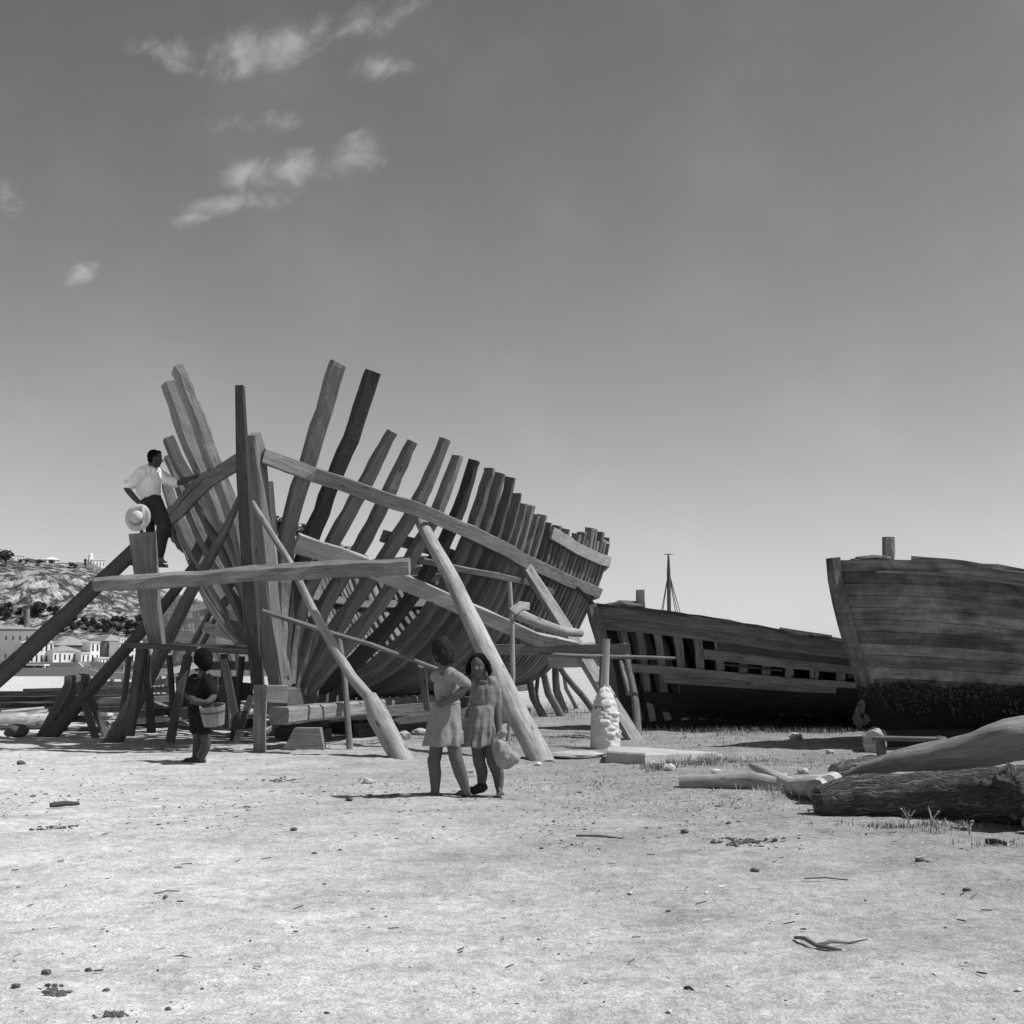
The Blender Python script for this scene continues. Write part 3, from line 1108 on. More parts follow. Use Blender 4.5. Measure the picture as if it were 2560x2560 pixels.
SECT = [
    (-0.45, [(0.9, .06), (1.17, .07), (2.03, .11), (2.83, .24), (3.24, .37), (3.81, .6), (5.04, 1.05), (5.6, 1.26)]),
    (-0.10, [(0.85, .06), (1.39, .08), (1.93, .16), (2.25, .28), (2.84, .52), (3.62, .87), (4.17, 1.14), (5.0, 1.42), (5.5, 1.6)]),
    (0.25, [(0.8, .06), (1.06, .08), (1.42, .14), (2.07, .33), (2.3, .47), (2.89, .82), (3.52, 1.19), (4.2, 1.57), (4.8, 1.85)]),
    (0.60, [(0.75, .07), (0.9, .11), (1.17, .22), (1.84, .5), (2.28, .78), (2.61, 1.01), (3.39, 1.42), (4.1, 1.76), (4.7, 2.0)]),
    (0.95, [(0.7, .06), (0.9, .17), (1.25, .39), (1.76, .76), (2.22, 1.1), (2.62, 1.36), (3.24, 1.76), (4.15, 2.12), (4.6, 2.27)]),
    (2.0, [(0.65, .08), (.75, .36), (1.0, .82), (1.5, 1.36), (2.0, 1.75), (2.6, 2.08), (3.2, 2.31), (3.9, 2.5), (4.4, 2.6)]),
    (3.0, [(0.62, .1), (.7, .6), (.9, 1.1), (1.4, 1.66), (2.0, 2.05), (2.6, 2.32), (3.2, 2.52), (3.7, 2.64), (4.2, 2.72)]),
    (5.5, [(0.6, .1), (.69, .9), (.86, 1.42), (1.3, 1.88), (1.8, 2.14), (2.4, 2.42), (2.9, 2.6), (3.4, 2.73), (4.0, 2.8)]),
    (9.0, [(0.6, .1), (.70, 1.2), (.88, 1.62), (1.3, 1.95), (1.8, 2.26), (2.5, 2.6), (2.9, 2.74), (3.4, 2.84), (4.0, 2.9)]),
    (11.0, [(0.65, .1), (.85, .6), (1.15, 1.0), (1.7, 1.5), (2.2, 1.86), (2.7, 2.12), (3.1, 2.28), (3.5, 2.38), (4.0, 2.42)]),
    (13.0, [(0.75, .08), (1.2, .12), (1.6, .18), (2.0, .32), (2.4, .5), (2.8, .75), (3.2, 1.0), (3.6, 1.2), (4.0, 1.3)]),
]


def resample(pl, n=24):
    L = [0]
    for a, b_ in zip(pl, pl[1:]):
        L.append(L[-1] + math.hypot(a[0] - b_[0], a[1] - b_[1]))
    out = []
    for i in range(n):
        t = L[-1] * i / (n - 1)
        for j in range(len(pl) - 1):
            if t <= L[j + 1] + 1e-9:
                f = (t - L[j]) / (L[j + 1] - L[j])
                out.append((pl[j][0] * (1 - f) + pl[j + 1][0] * f, pl[j][1] * (1 - f) + pl[j + 1][1] * f))
                break
    # soften the corners
    for _ in range(2):
        out = [out[0]] + [((a[0] + 2 * c[0] + e[0]) / 4, (a[1] + 2 * c[1] + e[1]) / 4) for a, c, e in zip(out, out[1:], out[2:])] + [out[-1]]
    return out


RS = [(s, resample(pl)) for s, pl in SECT]


def section(st):
    st = max(RS[0][0], min(RS[-1][0], st))
    for (s0, a), (s1, c) in zip(RS, RS[1:]):
        if s0 <= st <= s1:
            f = (st - s0) / (s1 - s0)
            return [(p[0] * (1 - f) + q[0] * f, p[1] * (1 - f) + q[1] * f) for p, q in zip(a, c)]


HEEL = [(-.45, .1), (-.1, .2), (.25, .3), (.6, .45), (.95, .65), (1.3, .95), (1.65, 1.3), (3.0, 2.75), (6.0, 5.95), (14, 13.95)]


def heel_of(st):
    for (a, c), (a2, c2) in zip(HEEL, HEEL[1:]):
        if a <= st <= a2:
            f = (st - a) / (a2 - a)
            return c * (1 - f) + c2 * f
    return st


def hull_pt(st, z, b_, side):
    sh = heel_of(st)
    s = sh + (st - sh) * (z - 0.7) / 4.5
    if side < 0 and st < 5:
        b_ = b_ + 0.34 * min(1.0, (5 - st) / 4.0) * smooth01((z - .8) / .9)
    q = P0 + D * s + N * (side * b_)
    q.z = z
    return q


def frame_pts(st, ztop, side, off=0.0, zbot=0.0):
    sec = section(st)
    pts = []
    for i, (z, b_) in enumerate(sec):
        if z < zbot:
            continue
        if z > ztop:
            z0, b0 = sec[i - 1]
            f = (ztop - z0) / max(1e-6, z - z0)
            pts.append(hull_pt(st, ztop, b0 + (b_ - b0) * f + off, side))
            return pts
        pts.append(hull_pt(st, z, b_ + off, side))
    return pts


def b_at(st, z):
    sec = section(st)
    for (z0, b0), (z1, b1) in zip(sec, sec[1:]):
        if z0 <= z <= z1:
            return b0 + (b1 - b0) * (z - z0) / max(1e-6, z1 - z0)
    return sec[-1][1] if z > sec[-1][0] else sec[0][1]


ship = thing("ship_in_frame", (P0.x + D.x * 4, P0.y + D.y * 4, 0), "large wooden ship in frame, bare ribs fanning up from its keel", "ship")

# keel, stem, sternpost
keel = [P0 + D * s + Vector((0, 0, .57)) for s in (-0.05, 3, 6, 9, 12, 13.4)]
timber("keel", keel, (.24, .36), N, 'timber_brown', None, sub=1.0, parent=ship)


def on_center(u, v, off=0.0):
    r = ray(u, v)
    k = ((P0 - CAMP).dot(N) + off) / r.dot(N)
    return CAMP + r * k


stem = [on_center(*q) for q in ((702, 1722), (690, 1640), (676, 1560), (668, 1500), (660, 1400), (652, 1290), (645, 1200), (638, 1128), (632, 1085))]
timber("stem", stem, [(.2, .34)] * 5 + [(.18, .28)] * 3 + [(.14, .22)], N, 'timber', None, sub=.3, parent=ship)
apron = [p + D * .22 + Vector((0, 0, .0)) for p in stem[1:7]]
timber("apron", apron, (.17, .16), N, 'timber_pale', None, sub=.3, parent=ship)
knee = [stem[0] + D * .28 + Vector((0, 0, .1)), stem[1] + D * .2, stem[2] + D * .12]
timber("stem_knee", knee, [(.16, .30), (.16, .22), (.16, .12)], N, 'timber_brown', None, sub=.25, parent=ship)
spost = [P0 + D * 13.3 + Vector((0, 0, .5)), P0 + D * 13.6 + Vector((0, 0, 2)), P0 + D * 13.9 + Vector((0, 0, 3.7))]
timber("sternpost", spost, (.2, .3), N, 'timber', None, sub=.5, parent=ship)

HEADZ = [5.04, 4.98, 4.21, 4.11, 4.18, 3.99, 3.96, 3.89, 3.86, 3.84, 3.64, 3.52, 3.54, 3.42, 3.45, 3.36]
WID = [.25, .24, .22, .21, .21, .18, .2, .18, .17, .17, .13, .17, .18, .16, .17, .16]
rn = random.Random(11)
st = -.45
i = 0
while st < 13.1:
    for side in (1, -1):
        zt = HEADZ[i] if i < 16 else 3.28 + rn.choice([-.1, -.03, .03, .08, .14, .27]) - 0.012 * (st - 5)
        if side < 0:
            zt = {0: 5.1, 1: 4.98, 2: 4.25, 3: 4.05, 4: 3.75}.get(i, min(zt, 3.5) + rn.uniform(-.12, .08))
        if side < 0 and 4 < i < 16:
            zt = min(zt, 3.45)
        pts = frame_pts(st, zt, side, -0.06)
        w0 = (WID[i] if i < 16 else rn.uniform(.14, .19)) * ((.74 if i < 16 else .9) if side > 0 else .98)
        n = len(pts)
        shoulder = rn.uniform(.74, .86)
        sizes = []
        for k in range(n):
            f = k / (n - 1)
            w = w0 * (1.12 - .06 * f)
            d_ = .18 - .03 * f
            if i > 4:
                w = w + max(0.0, .28 - w) * (1 - smooth01((pts[k].z - .7) / .5))
            if i >= 2 and i < 16 and f > shoulder:
                w *= max(.62, 1 - 2.2 * (f - shoulder)) * .93
            sizes.append((w, d_ * (1.15 if f < .3 else 1)))
        mt = 'timber_dark' if (side > 0 and i in (1, 6)) else ('rib_brown' if rn.random() < .35 or (i == 8 and side > 0) else 'rib_wood')
        if i > 15 and rn.random() < .5:
            mt = 'rib_brown'
        # an uneven, adze-cut edge
        pts = [p + Vector((rn.uniform(-.008, .008), rn.uniform(-.008, .008), 0)) for p in pts]
        # cant frames at the bow turn to lie flush with the planking
        zs = [p.z for p in pts]
        adir = []
        for z_ in zs:
            s_a, s_b = max(-.45, st - .2), st + .2
            tv = hull_pt(s_b, z_, b_at(s_b, z_), side) - hull_pt(s_a, z_, b_at(s_a, z_), side)
            tv.z = 0
            adir.append(D.lerp(tv.normalized(), .85 * smooth01((z_ - 1.0) / 1.0)).normalized())
        mb = MB().sweep(pts, sizes, adir, .1, .009, 1, sub=.16)
        o = mb.build("rib", [mt, 'endgrain'], ship)
        if i in (1, 6) and side > 0:  # these starboard ribs use the darkest timber
            o['label'] = "dark rib"
    st += .35 if i < 15 else .275
    i += 1


def strake(name, zf, s0, s1, w, th, mat, side=1, off=0.03, n=40, parent=ship, ch=.12, sub=.5, s0_v=1140):
    pts, adir = [], []
    if s0 < -.45:         # starts on the stem
        z = zf(-.45)
        q1 = hull_pt(-.45, z, b_at(-.45, z) + off, side)
        q0 = on_center(638, s0_v) + N * (side * .11)
        for k in range(6):
            pts.append(q0.lerp(q1, k / 6))
            adir.append(Vector((0, 0, 1)))
        s0 = -.45
    for k in range(n + 1):
        s = s0 + (s1 - s0) * k / n
        z = zf(s)
        if True:
            q = hull_pt(s, z, b_at(s, z) + off, side)
            up = (hull_pt(s, z + .1, b_at(s, z + .1), side) - hull_pt(s, z - .1, b_at(s, z - .1), side)).normalized()
        pts.append(q)
        adir.append(up)
    mb = MB().sweep(pts, (w, th), adir, ch, .003, 1)
    return mb.build(name, [mat, 'endgrain'], parent)


def lerp_tab(tab):
    def f(s):
        if s <= tab[0][0]:
            return tab[0][1]
        for (a, c), (a2, c2) in zip(tab, tab[1:]):
            if s <= a2:
                q = (s - a) / (a2 - a)
                return c + (c2 - c) * q
        return tab[-1][1]
    return f


RB = lerp_tab([(-.45, 3.58), (-.02, 3.46), (.35, 3.34), (.78, 3.22), (1.35, 3.05), (2.17, 2.87), (3.55, 2.68), (6.23, 2.5), (9, 2.38), (13, 2.45)])
strake("ribband", RB, -1.15, 12.6, .20, .07, 'timber', 1, off=.09)
strake("ribband", RB, -1.15, 7.6, .22, .07, 'timber', -1, off=.09)
strake("ribband", lambda s: RB(s) + .05, -0.9, 2.2, .08, .06, 'timber_brown', -1, off=.15, s0_v=1150)
q_ = hull_pt(1.25, RB(1.25) - .02, b_at(1.25, RB(1.25)) + .2, -1)
timber("ribband_block", [q_ + Vector((0, 0, .13)), q_ + Vector((0, 0, -.14))], (.16, .16), D, 'timber_dark', None, parent=ship)
RB2 = lerp_tab([(.9, 2.56), (1.4, 2.5), (2, 2.41), (3.2, 2.37), (4.5, 2.35), (5.8, 2.26)])
strake("lower_ribband", RB2, 1.35, 5.8, .09, .05, 'timber_brown', 1, off=.085)
SPZ = lerp_tab([(4.7, 3.18), (6.4, 3.05), (8.3, 2.98), (12, 3.0)])
strake("sheer_plank", SPZ, 4.7, 12.6, .2, .05, 'timber_pale', 1, off=.08)
strake("sheer_plank", SPZ, 3.7, 12.6, .2, .05, 'timber_pale', -1, off=.08)
# stringers inside
strake("stringer", lerp_tab([(0.5, 2.9), (4, 2.3), (9, 2.2), (13, 2.4)]), .4, 12.3, .17, .06, 'timber_brown', -1, off=-.24)
strake("stringer", lerp_tab([(0.5, 2.9), (4, 2.3), (9, 2.2), (13, 2.4)]), .9, 12.3, .17, .06, 'timber_brown', 1, off=-.24)
# cross beams
for s in (5.8, 8.0, 10.2):
    z = 2.75
    bb = b_at(s, z) - .18
    timber("deck_beam", [hull_pt(s, z, bb, -1), P0 + D * s + Vector((0, 0, z + .1)), hull_pt(s, z, bb, 1)], (.16, .16), D, 'timber', None, parent=ship)
# planking round the far quarter closes the stern
for k in range(7):
    strake("quarter_plank", (lambda kk: (lambda s: 1.0 + kk * .27 + .02 * (s - 9)))(k), 9.9, 13.0, .25, .045, 'timber_brown' if k % 2 else 'timber', -1, n=16)

# inside staging board and green branches
o = timber("staging_board", [P(634, 1337, 18.9), P(716, 1362, 20.2)], (.24, .045), (0.1, -.3, 1), 'timber_pale',
           "short pale staging board slanting inside the bow, right of the stem", "plank")
m = MB()
rn2 = random.Random(3)
for k in range(260):
    c = random.Random(k).choice([(683, 1316, 21.2), (708, 1326, 21.2), (696, 1310, 21.2), (760, 1330, 21.6), (775, 1326, 21.6)])
    p = P(c[0], c[1], c[2]) + Vector((rn2.gauss(0, .07), rn2.gauss(0, .07), rn2.gauss(0, .05)))
    a = Vector((rn2.gauss(0, 1), rn2.gauss(0, 1), rn2.gauss(0, .6))).normalized()
    q = a.orthogonal().normalized() * .03
    m.ngon([p - a * .08, p + q, p + a * .10, p - q])
br = P(640, 1342, 21.2)
m.tube([P(668, 1336, 21.2), P(700, 1322, 21.2), P(780, 1336, 21.6)], [.02, .02, .01], 6)
o = m.build("leafy_branch", 'leaf_near')
tag(o, "dark leafy branch lying across the frames inside the bow", "branch")

# ================================================================ PROPS, BEAMS AND STAGING ROUND THE BOW
pole("round_prop", [P(-190, 1851, 19.0), P(60, 1640, 18.9), P(250, 1455, 18.75), P(352, 1360, 18.6)], [.14, .12, .105, .1], 'pole_dark',
     "dark round pole slanting in from the left photo edge to behind the man", group="shoring poles")
pole("round_prop", [P(128, 1836, 20.1), P(231, 1722, 20.1), P(363, 1569, 20.0), P(447, 1463, 20.0), P(500, 1398, 20.0)], [.10, .095, .085, .075, .07], 'pole_dark',
     "thin dark pole rising behind the sawhorse to the far bow ribs", group="shoring poles")
pole("round_prop", [P(276, 1862, 19.05), P(370, 1690, 18.75), P(500, 1445, 18.3), P(555, 1340, 18.1), P(606, 1228, 17.9)], [.13, .11, .08, .06, .035], 'pole_grey',
     "grey tapering pole from the ground left of the child up to the stem", group="shoring poles", jit=.05)
# guide post in front of the stem
timber("guide_post", [P(600, 966, 17.35), P(608, 1180, 17.3), P(620, 1390, 17.25), P(632, 1560, 17.2), P(645, 1722, 17.2)],
       [(.11, .14), (.15, .16), (.17, .17), (.17, .17), (.15, .15)], (1, 0, 0), 'timber_dark',
       "tall dark upright post standing just in front of the stem", "post", sub=.4)
timber("stub_post", [P(650, 1884, 17.03), P(649, 1712, 17.03)], (.135, .15), (1, 0, 0), 'pole_grey',
       "short squared post standing on the ground below the stem", "post")
timber("cross_board", [P(634, 1732, 17.22), P(718, 1736, 17.22)], (.05, .21), (0, 1, 0), 'timber_pale',
       "short pale board nailed across behind the short post under the stem", "board")
# horizontal beam
hb = [P(239, 1462, 17.25), P(500, 1446, 17.0), P(640, 1434, 16.92), P(850, 1422, 16.82), P(1024, 1416, 16.75)]
timber("crossbeam", hb, [(.17, .18), (.2, .19), (.2, .2), (.2, .2), (.2, .2)], (0, 1, 0), 'timber',
       "long hewn beam lying level across the front of the bow", "beam", ch=.28, jit=.012, sub=.25)
# upright hewn timber beside the man
timber("upright_timber", [P(394, 1614, 17.66), P(375, 1510, 17.6), P(366, 1430, 17.55), P(357, 1332, 17.5)], [(.17, .2), (.24, .22), (.28, .22), (.31, .22)], (1, .05, 0), 'timber',
       "thick tapered timber standing upright behind the level beam, under the man's hat", "timber", ch=.06)
# long plank on the slant
timber("slanting_plank", [P(738, 1357, 17.75), P(900, 1410, 18.3), P(1054, 1475, 18.85), P(1208, 1540, 19.5), P(1339, 1596, 20.1), P(1440, 1618, 20.55)],
       [(.26, .09), (.24, .09), (.22, .09), (.2, .09), (.19, .09), (.16, .08)], (-.15, -.55, 1), 'timber_pale',
       "long pale plank sloping down to the right along the ribs", "plank", jit=.008, sub=.3)
# front slender pole and its thick splice
pole("round_prop", [P(631, 1255, 17.7), P(727, 1410, 17.3), P(790, 1535, 17.0), P(880, 1690, 16.65), P(946, 1775, 16.5)], [.034, .047, .053, .064, .07], 'pole_bare',
     "pale slim pole leaning from the stem down to the thick log splice", group="shoring poles")
pole("log_splice", [P(924, 1742, 16.42), P(945, 1790, 16.3), P(1006, 1903, 16.0)], [.08, .132, .118], 'pole_bare',
     "thick pale log on the ground spliced to the slim pole's foot", jit=.06)
pole("round_prop", [P(653, 1530, 17.75), P(780, 1568, 17.9), P(930, 1612, 18.2), P(1092, 1672, 18.6)], [.033, .036, .032, .03], 'pole_grey',
     "thin pole sloping gently across the lower ribs, right of the stem", group="shoring poles", wob=.05)
# main strut
pole("round_prop", [P(1355, 1905, 15.72), P(1240, 1670, 17.0), P(1140, 1475, 18.25), P(1041, 1283, 19.35)], [.142, .13, .11, .08], 'pole_bare',
     "thickest pale round strut, its foot right of the two girls", group="shoring poles", jit=.02, n=16)
timber("square_prop", [P(1588, 1853, 19.4), P(1450, 1630, 20.6), P(1312, 1412, 21.85)], [(.19, .17), (.18, .16), (.15, .15)], (1, .3, 0.3), 'pole_bare',
       "squared timber strut, its foot right of the white stone cairn", "prop", "shoring poles")
pole("thin_post", [P(1271, 1846, 19.2), P(1283, 1690, 19.3), P(1280, 1560, 19.3), P(1272, 1455, 19.3)], [.035, .035, .033, .03], 'pole_bare',
     "very thin pale upright pole right of the thick strut's middle", 'post', wob=.02)
pole("thin_post", [P(878, 1872, 17.4), P(866, 1760, 17.6), P(848, 1602, 17.9)], [.042, .038, .034], 'pole_grey',
     "thin upright post in front of the lower ribs, left of the log splice", 'post', wob=.03)
pole("short_shore", [P(1070, 1772, 19.4), P(1056, 1664, 18.6)], [.05, .055], 'pole_grey', "short shore holding up the end of the thin sloping pole", 'prop')
# bent chunk and pale log on the slanting plank
pole("round_log", [P(1286, 1531, 19.3), P(1345, 1556, 19.6), P(1410, 1580, 19.95), P(1452, 1585, 20.2)], [.085, .08, .07, .06], 'pole_bare',
     "short pale log lying on the long sloping plank", 'log', jit=.04)
timber("bent_offcut", [P(1281, 1531, 19.0), P(1300, 1515, 19.05), P(1322, 1516, 19.1)], [(.07, .12), (.08, .13), (.06, .1)], (.3, 1, 0), 'timber_pale',
       "small bent offcut perched above the pale log on the sloping plank", "offcut", sub=.1)
# low horizontal boards right
timber("level_board", [P(1200, 1624, 20.15), P(1400, 1626, 20.1), P(1576, 1622, 20.0)], (.045, .15), (0, 1, 0), 'timber_brown',
       "dark level board lashed across the poles left of the wrecked boat", "board")
pole("level_pole", [P(1340, 1637, 19.95), P(1480, 1641, 19.9), P(1690, 1646, 19.8)], [.035, .035, .02], 'pole_grey',
     "thin level pole running right across the wrecked boat's bow", 'pole', wob=.02)
timber("level_board", [P(1372, 1656, 22.7), P(1512, 1652, 22.4)], (.05, .17), (0, 1, 0), 'batten',
       "pale level board behind the squared strut, lower than the dark one", "board")
timber("tripod_stick", [P(1440, 1467, 22.2), P(1494, 1522, 22.4)], (.05, .06), (0, 1, 0), 'timber_dark',
       "short dark stick slanting from the ship's side to the wrecked boat's bow", "stick")

# shores under the far end of the ship
for (a, c, Y0, Y1, r, lb) in (((1360, 1792), (1326, 1692), 26.9, 26.2, .10, "leftmost of the crooked shores under the ship's far end"),
                              ((1350, 1765), (1345, 1680), 27.5, 27.2, .06, "thin straight shore behind the leftmost crooked one"),
                              ((1404, 1790), (1362, 1676), 27.1, 26.4, .10, "second crooked shore from the left under the ship's far end"),
                              ((1409, 1763), (1387, 1665), 28.5, 27.8, .11, "thick nearly upright shore under the ship's far end"),
                              ((1440, 1742), (1404, 1668), 31.0, 29.0, .06, "thin slanting shore in the gap left of the stone cairn"),
                              ((1486, 1772), (1402, 1664), 29.0, 27.6, .09, "rightmost long slanting shore behind the stone cairn")):
    p0_, p1_ = P(a[0], a[1], Y0), P(c[0], c[1], Y1)
    p0_.z = min(p0_.z, 0.02)
    mid = p0_.lerp(p1_, .5) + Vector((-.06, 0, 0))
    pole("shore", [p0_, mid, p1_], [r * .78, r * .72, r * .62], 'pole_grey', lb, 'prop', "shores under the far end", wob=.07)

# slipway timbers and blocks under the keel
f0 = P(697, 1790, 17.25)
sl = [f0 + D * q for q in (0, 2, 4.5, 7.5)]
timber("slipway_baulk", sl, (.27, .21), N, 'timber', "heavy squared baulk under the keel, its cut end below the stem", "baulk", ch=.14)
bk = P(762, 1850, 17.5)
m = MB()
w0, w1, hh, dd = .28, .2, .27, .24
z0 = 0.0
pr = [(-w0, z0), (w0 - .02, z0), (w1, hh), (-.12, hh), (-.2, .1)]
rows = [[Vector((bk.x + x, bk.y + yy, z)) for x, z in pr] for yy in (-dd / 2, dd / 2)]
m.quadgrid(rows, True, lambda i, j: (j * .3, i * .3))
m.ngon(rows[0], [(x, z) for x, z in pr])
m.ngon(rows[1], [(x, z) for x, z in pr], flip=True)
o = m.build("keel_block", 'timber')
tag(o, "wedge shaped wooden block on the ground below the baulk end", "block")
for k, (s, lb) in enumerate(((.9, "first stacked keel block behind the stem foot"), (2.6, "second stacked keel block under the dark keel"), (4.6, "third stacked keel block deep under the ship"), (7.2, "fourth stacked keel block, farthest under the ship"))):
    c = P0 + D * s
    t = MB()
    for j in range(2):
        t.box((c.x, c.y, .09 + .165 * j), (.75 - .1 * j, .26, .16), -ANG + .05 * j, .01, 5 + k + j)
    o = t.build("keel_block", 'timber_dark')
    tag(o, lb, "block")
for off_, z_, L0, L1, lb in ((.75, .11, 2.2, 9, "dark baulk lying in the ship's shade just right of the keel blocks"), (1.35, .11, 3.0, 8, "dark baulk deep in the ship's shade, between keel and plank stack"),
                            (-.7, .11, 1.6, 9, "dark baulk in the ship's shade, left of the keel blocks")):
    timber("shade_filler_baulk", [P0 + D * L0 + N * off_ + Vector((0, 0, z_)), P0 + D * L1 + N * off_ + Vector((0, 0, z_))], (.30, .2), N, 'timber_dark', lb, "baulk")  # dark timbers added to fill the bright gap under the hull
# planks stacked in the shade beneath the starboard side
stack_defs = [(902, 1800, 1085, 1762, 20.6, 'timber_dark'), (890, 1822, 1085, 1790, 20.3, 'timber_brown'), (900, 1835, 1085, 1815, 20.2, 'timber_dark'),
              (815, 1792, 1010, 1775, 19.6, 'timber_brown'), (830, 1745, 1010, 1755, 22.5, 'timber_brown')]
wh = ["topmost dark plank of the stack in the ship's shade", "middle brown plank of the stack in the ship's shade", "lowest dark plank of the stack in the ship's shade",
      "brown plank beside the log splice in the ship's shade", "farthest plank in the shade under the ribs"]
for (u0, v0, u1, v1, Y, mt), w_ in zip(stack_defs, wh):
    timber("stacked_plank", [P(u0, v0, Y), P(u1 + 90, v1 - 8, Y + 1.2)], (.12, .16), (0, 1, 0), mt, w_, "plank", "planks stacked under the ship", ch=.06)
# slatted rack seen below the bilge
g = thing("slatted_rack", G(975, 1748), "low rack of short upright slats in the light under the ship", "rack")
for k in range(12):
    u = 905 + k * 11.5
    timber("slat", [P(u, 1752, 33), P(u, 1716, 33)], (.075, .03), (1, 0, 0), 'batten', None, parent=g)
timber("rail", [P(898, 1719, 33.06), P(1040, 1717, 33.06)], (.05, .06), (0, 1, 0), 'timber_dark', None, parent=g)
for (u, v, w, lb) in ((1052, 1838, .16, "flat pale stone at the edge of the ship's shade, left of the girls"), (1010, 1846, .1, "small pale stone left of the flat one under the ship's edge")):
    p = G(u, v)
    o = MB().blob((p.x, p.y, .04), (w, w * .7, .07), u, 2, .3, 1.4).build("flat_stone", 'stone', None, False)
    tag(o, lb, "stone")

# ================================================================ STAGING AND YARD CLUTTER ON THE LEFT
tr = thing("staging_trestle", P(350, 1830, 17.9), "dark trestle of boards on splayed legs behind the child", "trestle")


def tb(name, a, c, sz, mt='timber_dark', ad=(0, 1, 0), par=tr, lab=None):
    return timber(name, [a, c], sz, ad, mt, lab, parent=par)


tb("board", P(325, 1612, 17.55), P(500, 1624, 17.5), (.34, .07))
tb("board", P(445, 1620, 17.75), P(632, 1632, 17.7), (.30, .06))
tb("board", P(400, 1610, 18.0), P(640, 1620, 18.0), (.26, .05), 'timber_brown')
tb("leg", P(356, 1618, 17.55), P(322, 1838, 17.6), (.13, .12))
tb("leg", P(362, 1618, 17.8), P(380, 1830, 18.0), (.10, .10))
tb("leg", P(560, 1636, 17.75), P(566, 1820, 17.9), (.09, .09))
tb("brace", P(470, 1640, 17.6), P(424, 1858, 17.3), (.11, .1))
tb("brace", P(560, 1650, 17.6), P(598, 1842, 17.4), (.09, .1))
tb("brace", P(628, 1740, 17.4), P(590, 1856, 17.2), (.07, .08))
tb("stretcher", P(424, 1812, 17.6), P(520, 1826, 17.5), (.09, .05))

# sawhorse
sh = thing("sawhorse", P(180, 1838, 20.2), "wooden sawhorse with splayed legs standing left of the leaning grey pole", "sawhorse")
tb("top_beam", P(170, 1704, 20.1), P(214, 1698, 20.5), (.16, .14), 'timber_brown', (0, 0, 1), sh)
for a, c, w in (((172, 1708, 20.1), (104, 1836, 20.2), .11), ((192, 1712, 20.3), (127, 1830, 20.6), .11), ((196, 1706, 20.1), (238, 1842, 20.0), .11), ((208, 1700, 20.5), (262, 1834, 20.4), .10)):
    tb("leg", P(*a), P(*c), (w, .08), 'timber_brown', (1, .3, 0), sh)
tb("stretcher", P(126, 1793, 20.3), P(238, 1799, 20.2), (.05, .1), 'timber_brown', (0, 1, 0), sh)

# pile of long timbers
pd = [(-60, 1738, 430, 1722, 27.5, .16), (-60, 1750, 445, 1742, 27.0, .17), (-60, 1766, 452, 1760, 26.6, .2), (-60, 1782, 420, 1772, 26.3, .2),
      (-60, 1788, 330, 1788, 25.5, .14), (60, 1730, 300, 1722, 28.5, .16), (250, 1752, 470, 1744, 25.6, .15)]
wl = ["upper back plank of the dark timber pile on the left", "second plank from the top of the dark timber pile on the left", "thick middle baulk of the dark timber pile on the left",
      "lowest thick baulk of the dark timber pile on the left", "thin pale-topped pole in front of the dark timber pile", "short plank topmost at the back of the timber pile",
      "plank at the right end of the timber pile behind the leaning pole"]
for (u0, v0, u1, v1, Y, r), lb in zip(pd, wl):
    timber("piled_timber", [P(u0, v0, Y), P((u0 + u1) / 2, (v0 + v1) / 2 + 2, Y), P(u1, v1, Y + .6)], (r, r * .8), (0, 1, 0), 'timber_dark' if r > .15 else 'timber_brown', lb, "timber",
           "timber pile on the left", jit=.01)
for (u0, v0, u1, v1, Y, r, lb) in ((-25, 1802, 60, 1795, 22.2, .09, "pale cut log at the left photo edge, its round end facing right"),
                                   (30, 1804, 125, 1796, 23.0, .10, "log with a bright sawn end, second from the left photo edge"),
                                   (118, 1798, 280, 1790, 23.6, .06, "thin pale log behind the sawhorse legs")):
    pole("cut_log", [P(u1, v1, Y + .8), P(u0, v0, Y)], r, 'pole_bare', lb, "log", capm='timber_pale', wob=.01)
for (u0, v0, u1, v1, Y, w, lb, mt) in ((270, 1808, 420, 1796, 22.0, .16, "broken pale plank on the ground behind the leaning grey pole", 'batten'),
                                       (330, 1790, 480, 1782, 23.5, .12, "dark plank on the ground beyond the trestle legs", 'timber_dark'),
                                       (130, 1822, 300, 1832, 20.8, .08, "thin batten lying beneath the sawhorse", 'timber_brown'),
                                       (380, 1762, 460, 1770, 24, .2, "thick short offcut at the end of the timber pile", 'timber_brown'),
                                       (560, 1790, 640, 1776, 21.5, .15, "pale plank in the sun behind the short post", 'timber_pale'),
                                       (545, 1768, 632, 1760, 24.0, .3, "wide pale plank in the sun right of the child", 'timber_pale')):
    a, c = P(u0, v0, Y), P(u1, v1, Y + .5)
    a.z, c.z = max(a.z, .04), max(c.z, .04)
    timber("ground_plank", [a, c], (w, .06), (0, 1, .2), mt, lb, "plank")
p = G(43, 1843)
o = MB().blob((p.x, p.y, .085), (.17, .13, .10), 3, 3, .25, 1.1).build("boulder", 'stone_dark')
tag(o, "dark rounded boulder in front of the cut logs at the left", "stone")
p = G(98, 1818)
o = MB().blob((p.x, p.y, .05), (.06, .06, .06), 9, 2, .3, 1.2).build("small_stone", 'stone_dark')
tag(o, "small dark stone between the boulder and the sawhorse", "stone")

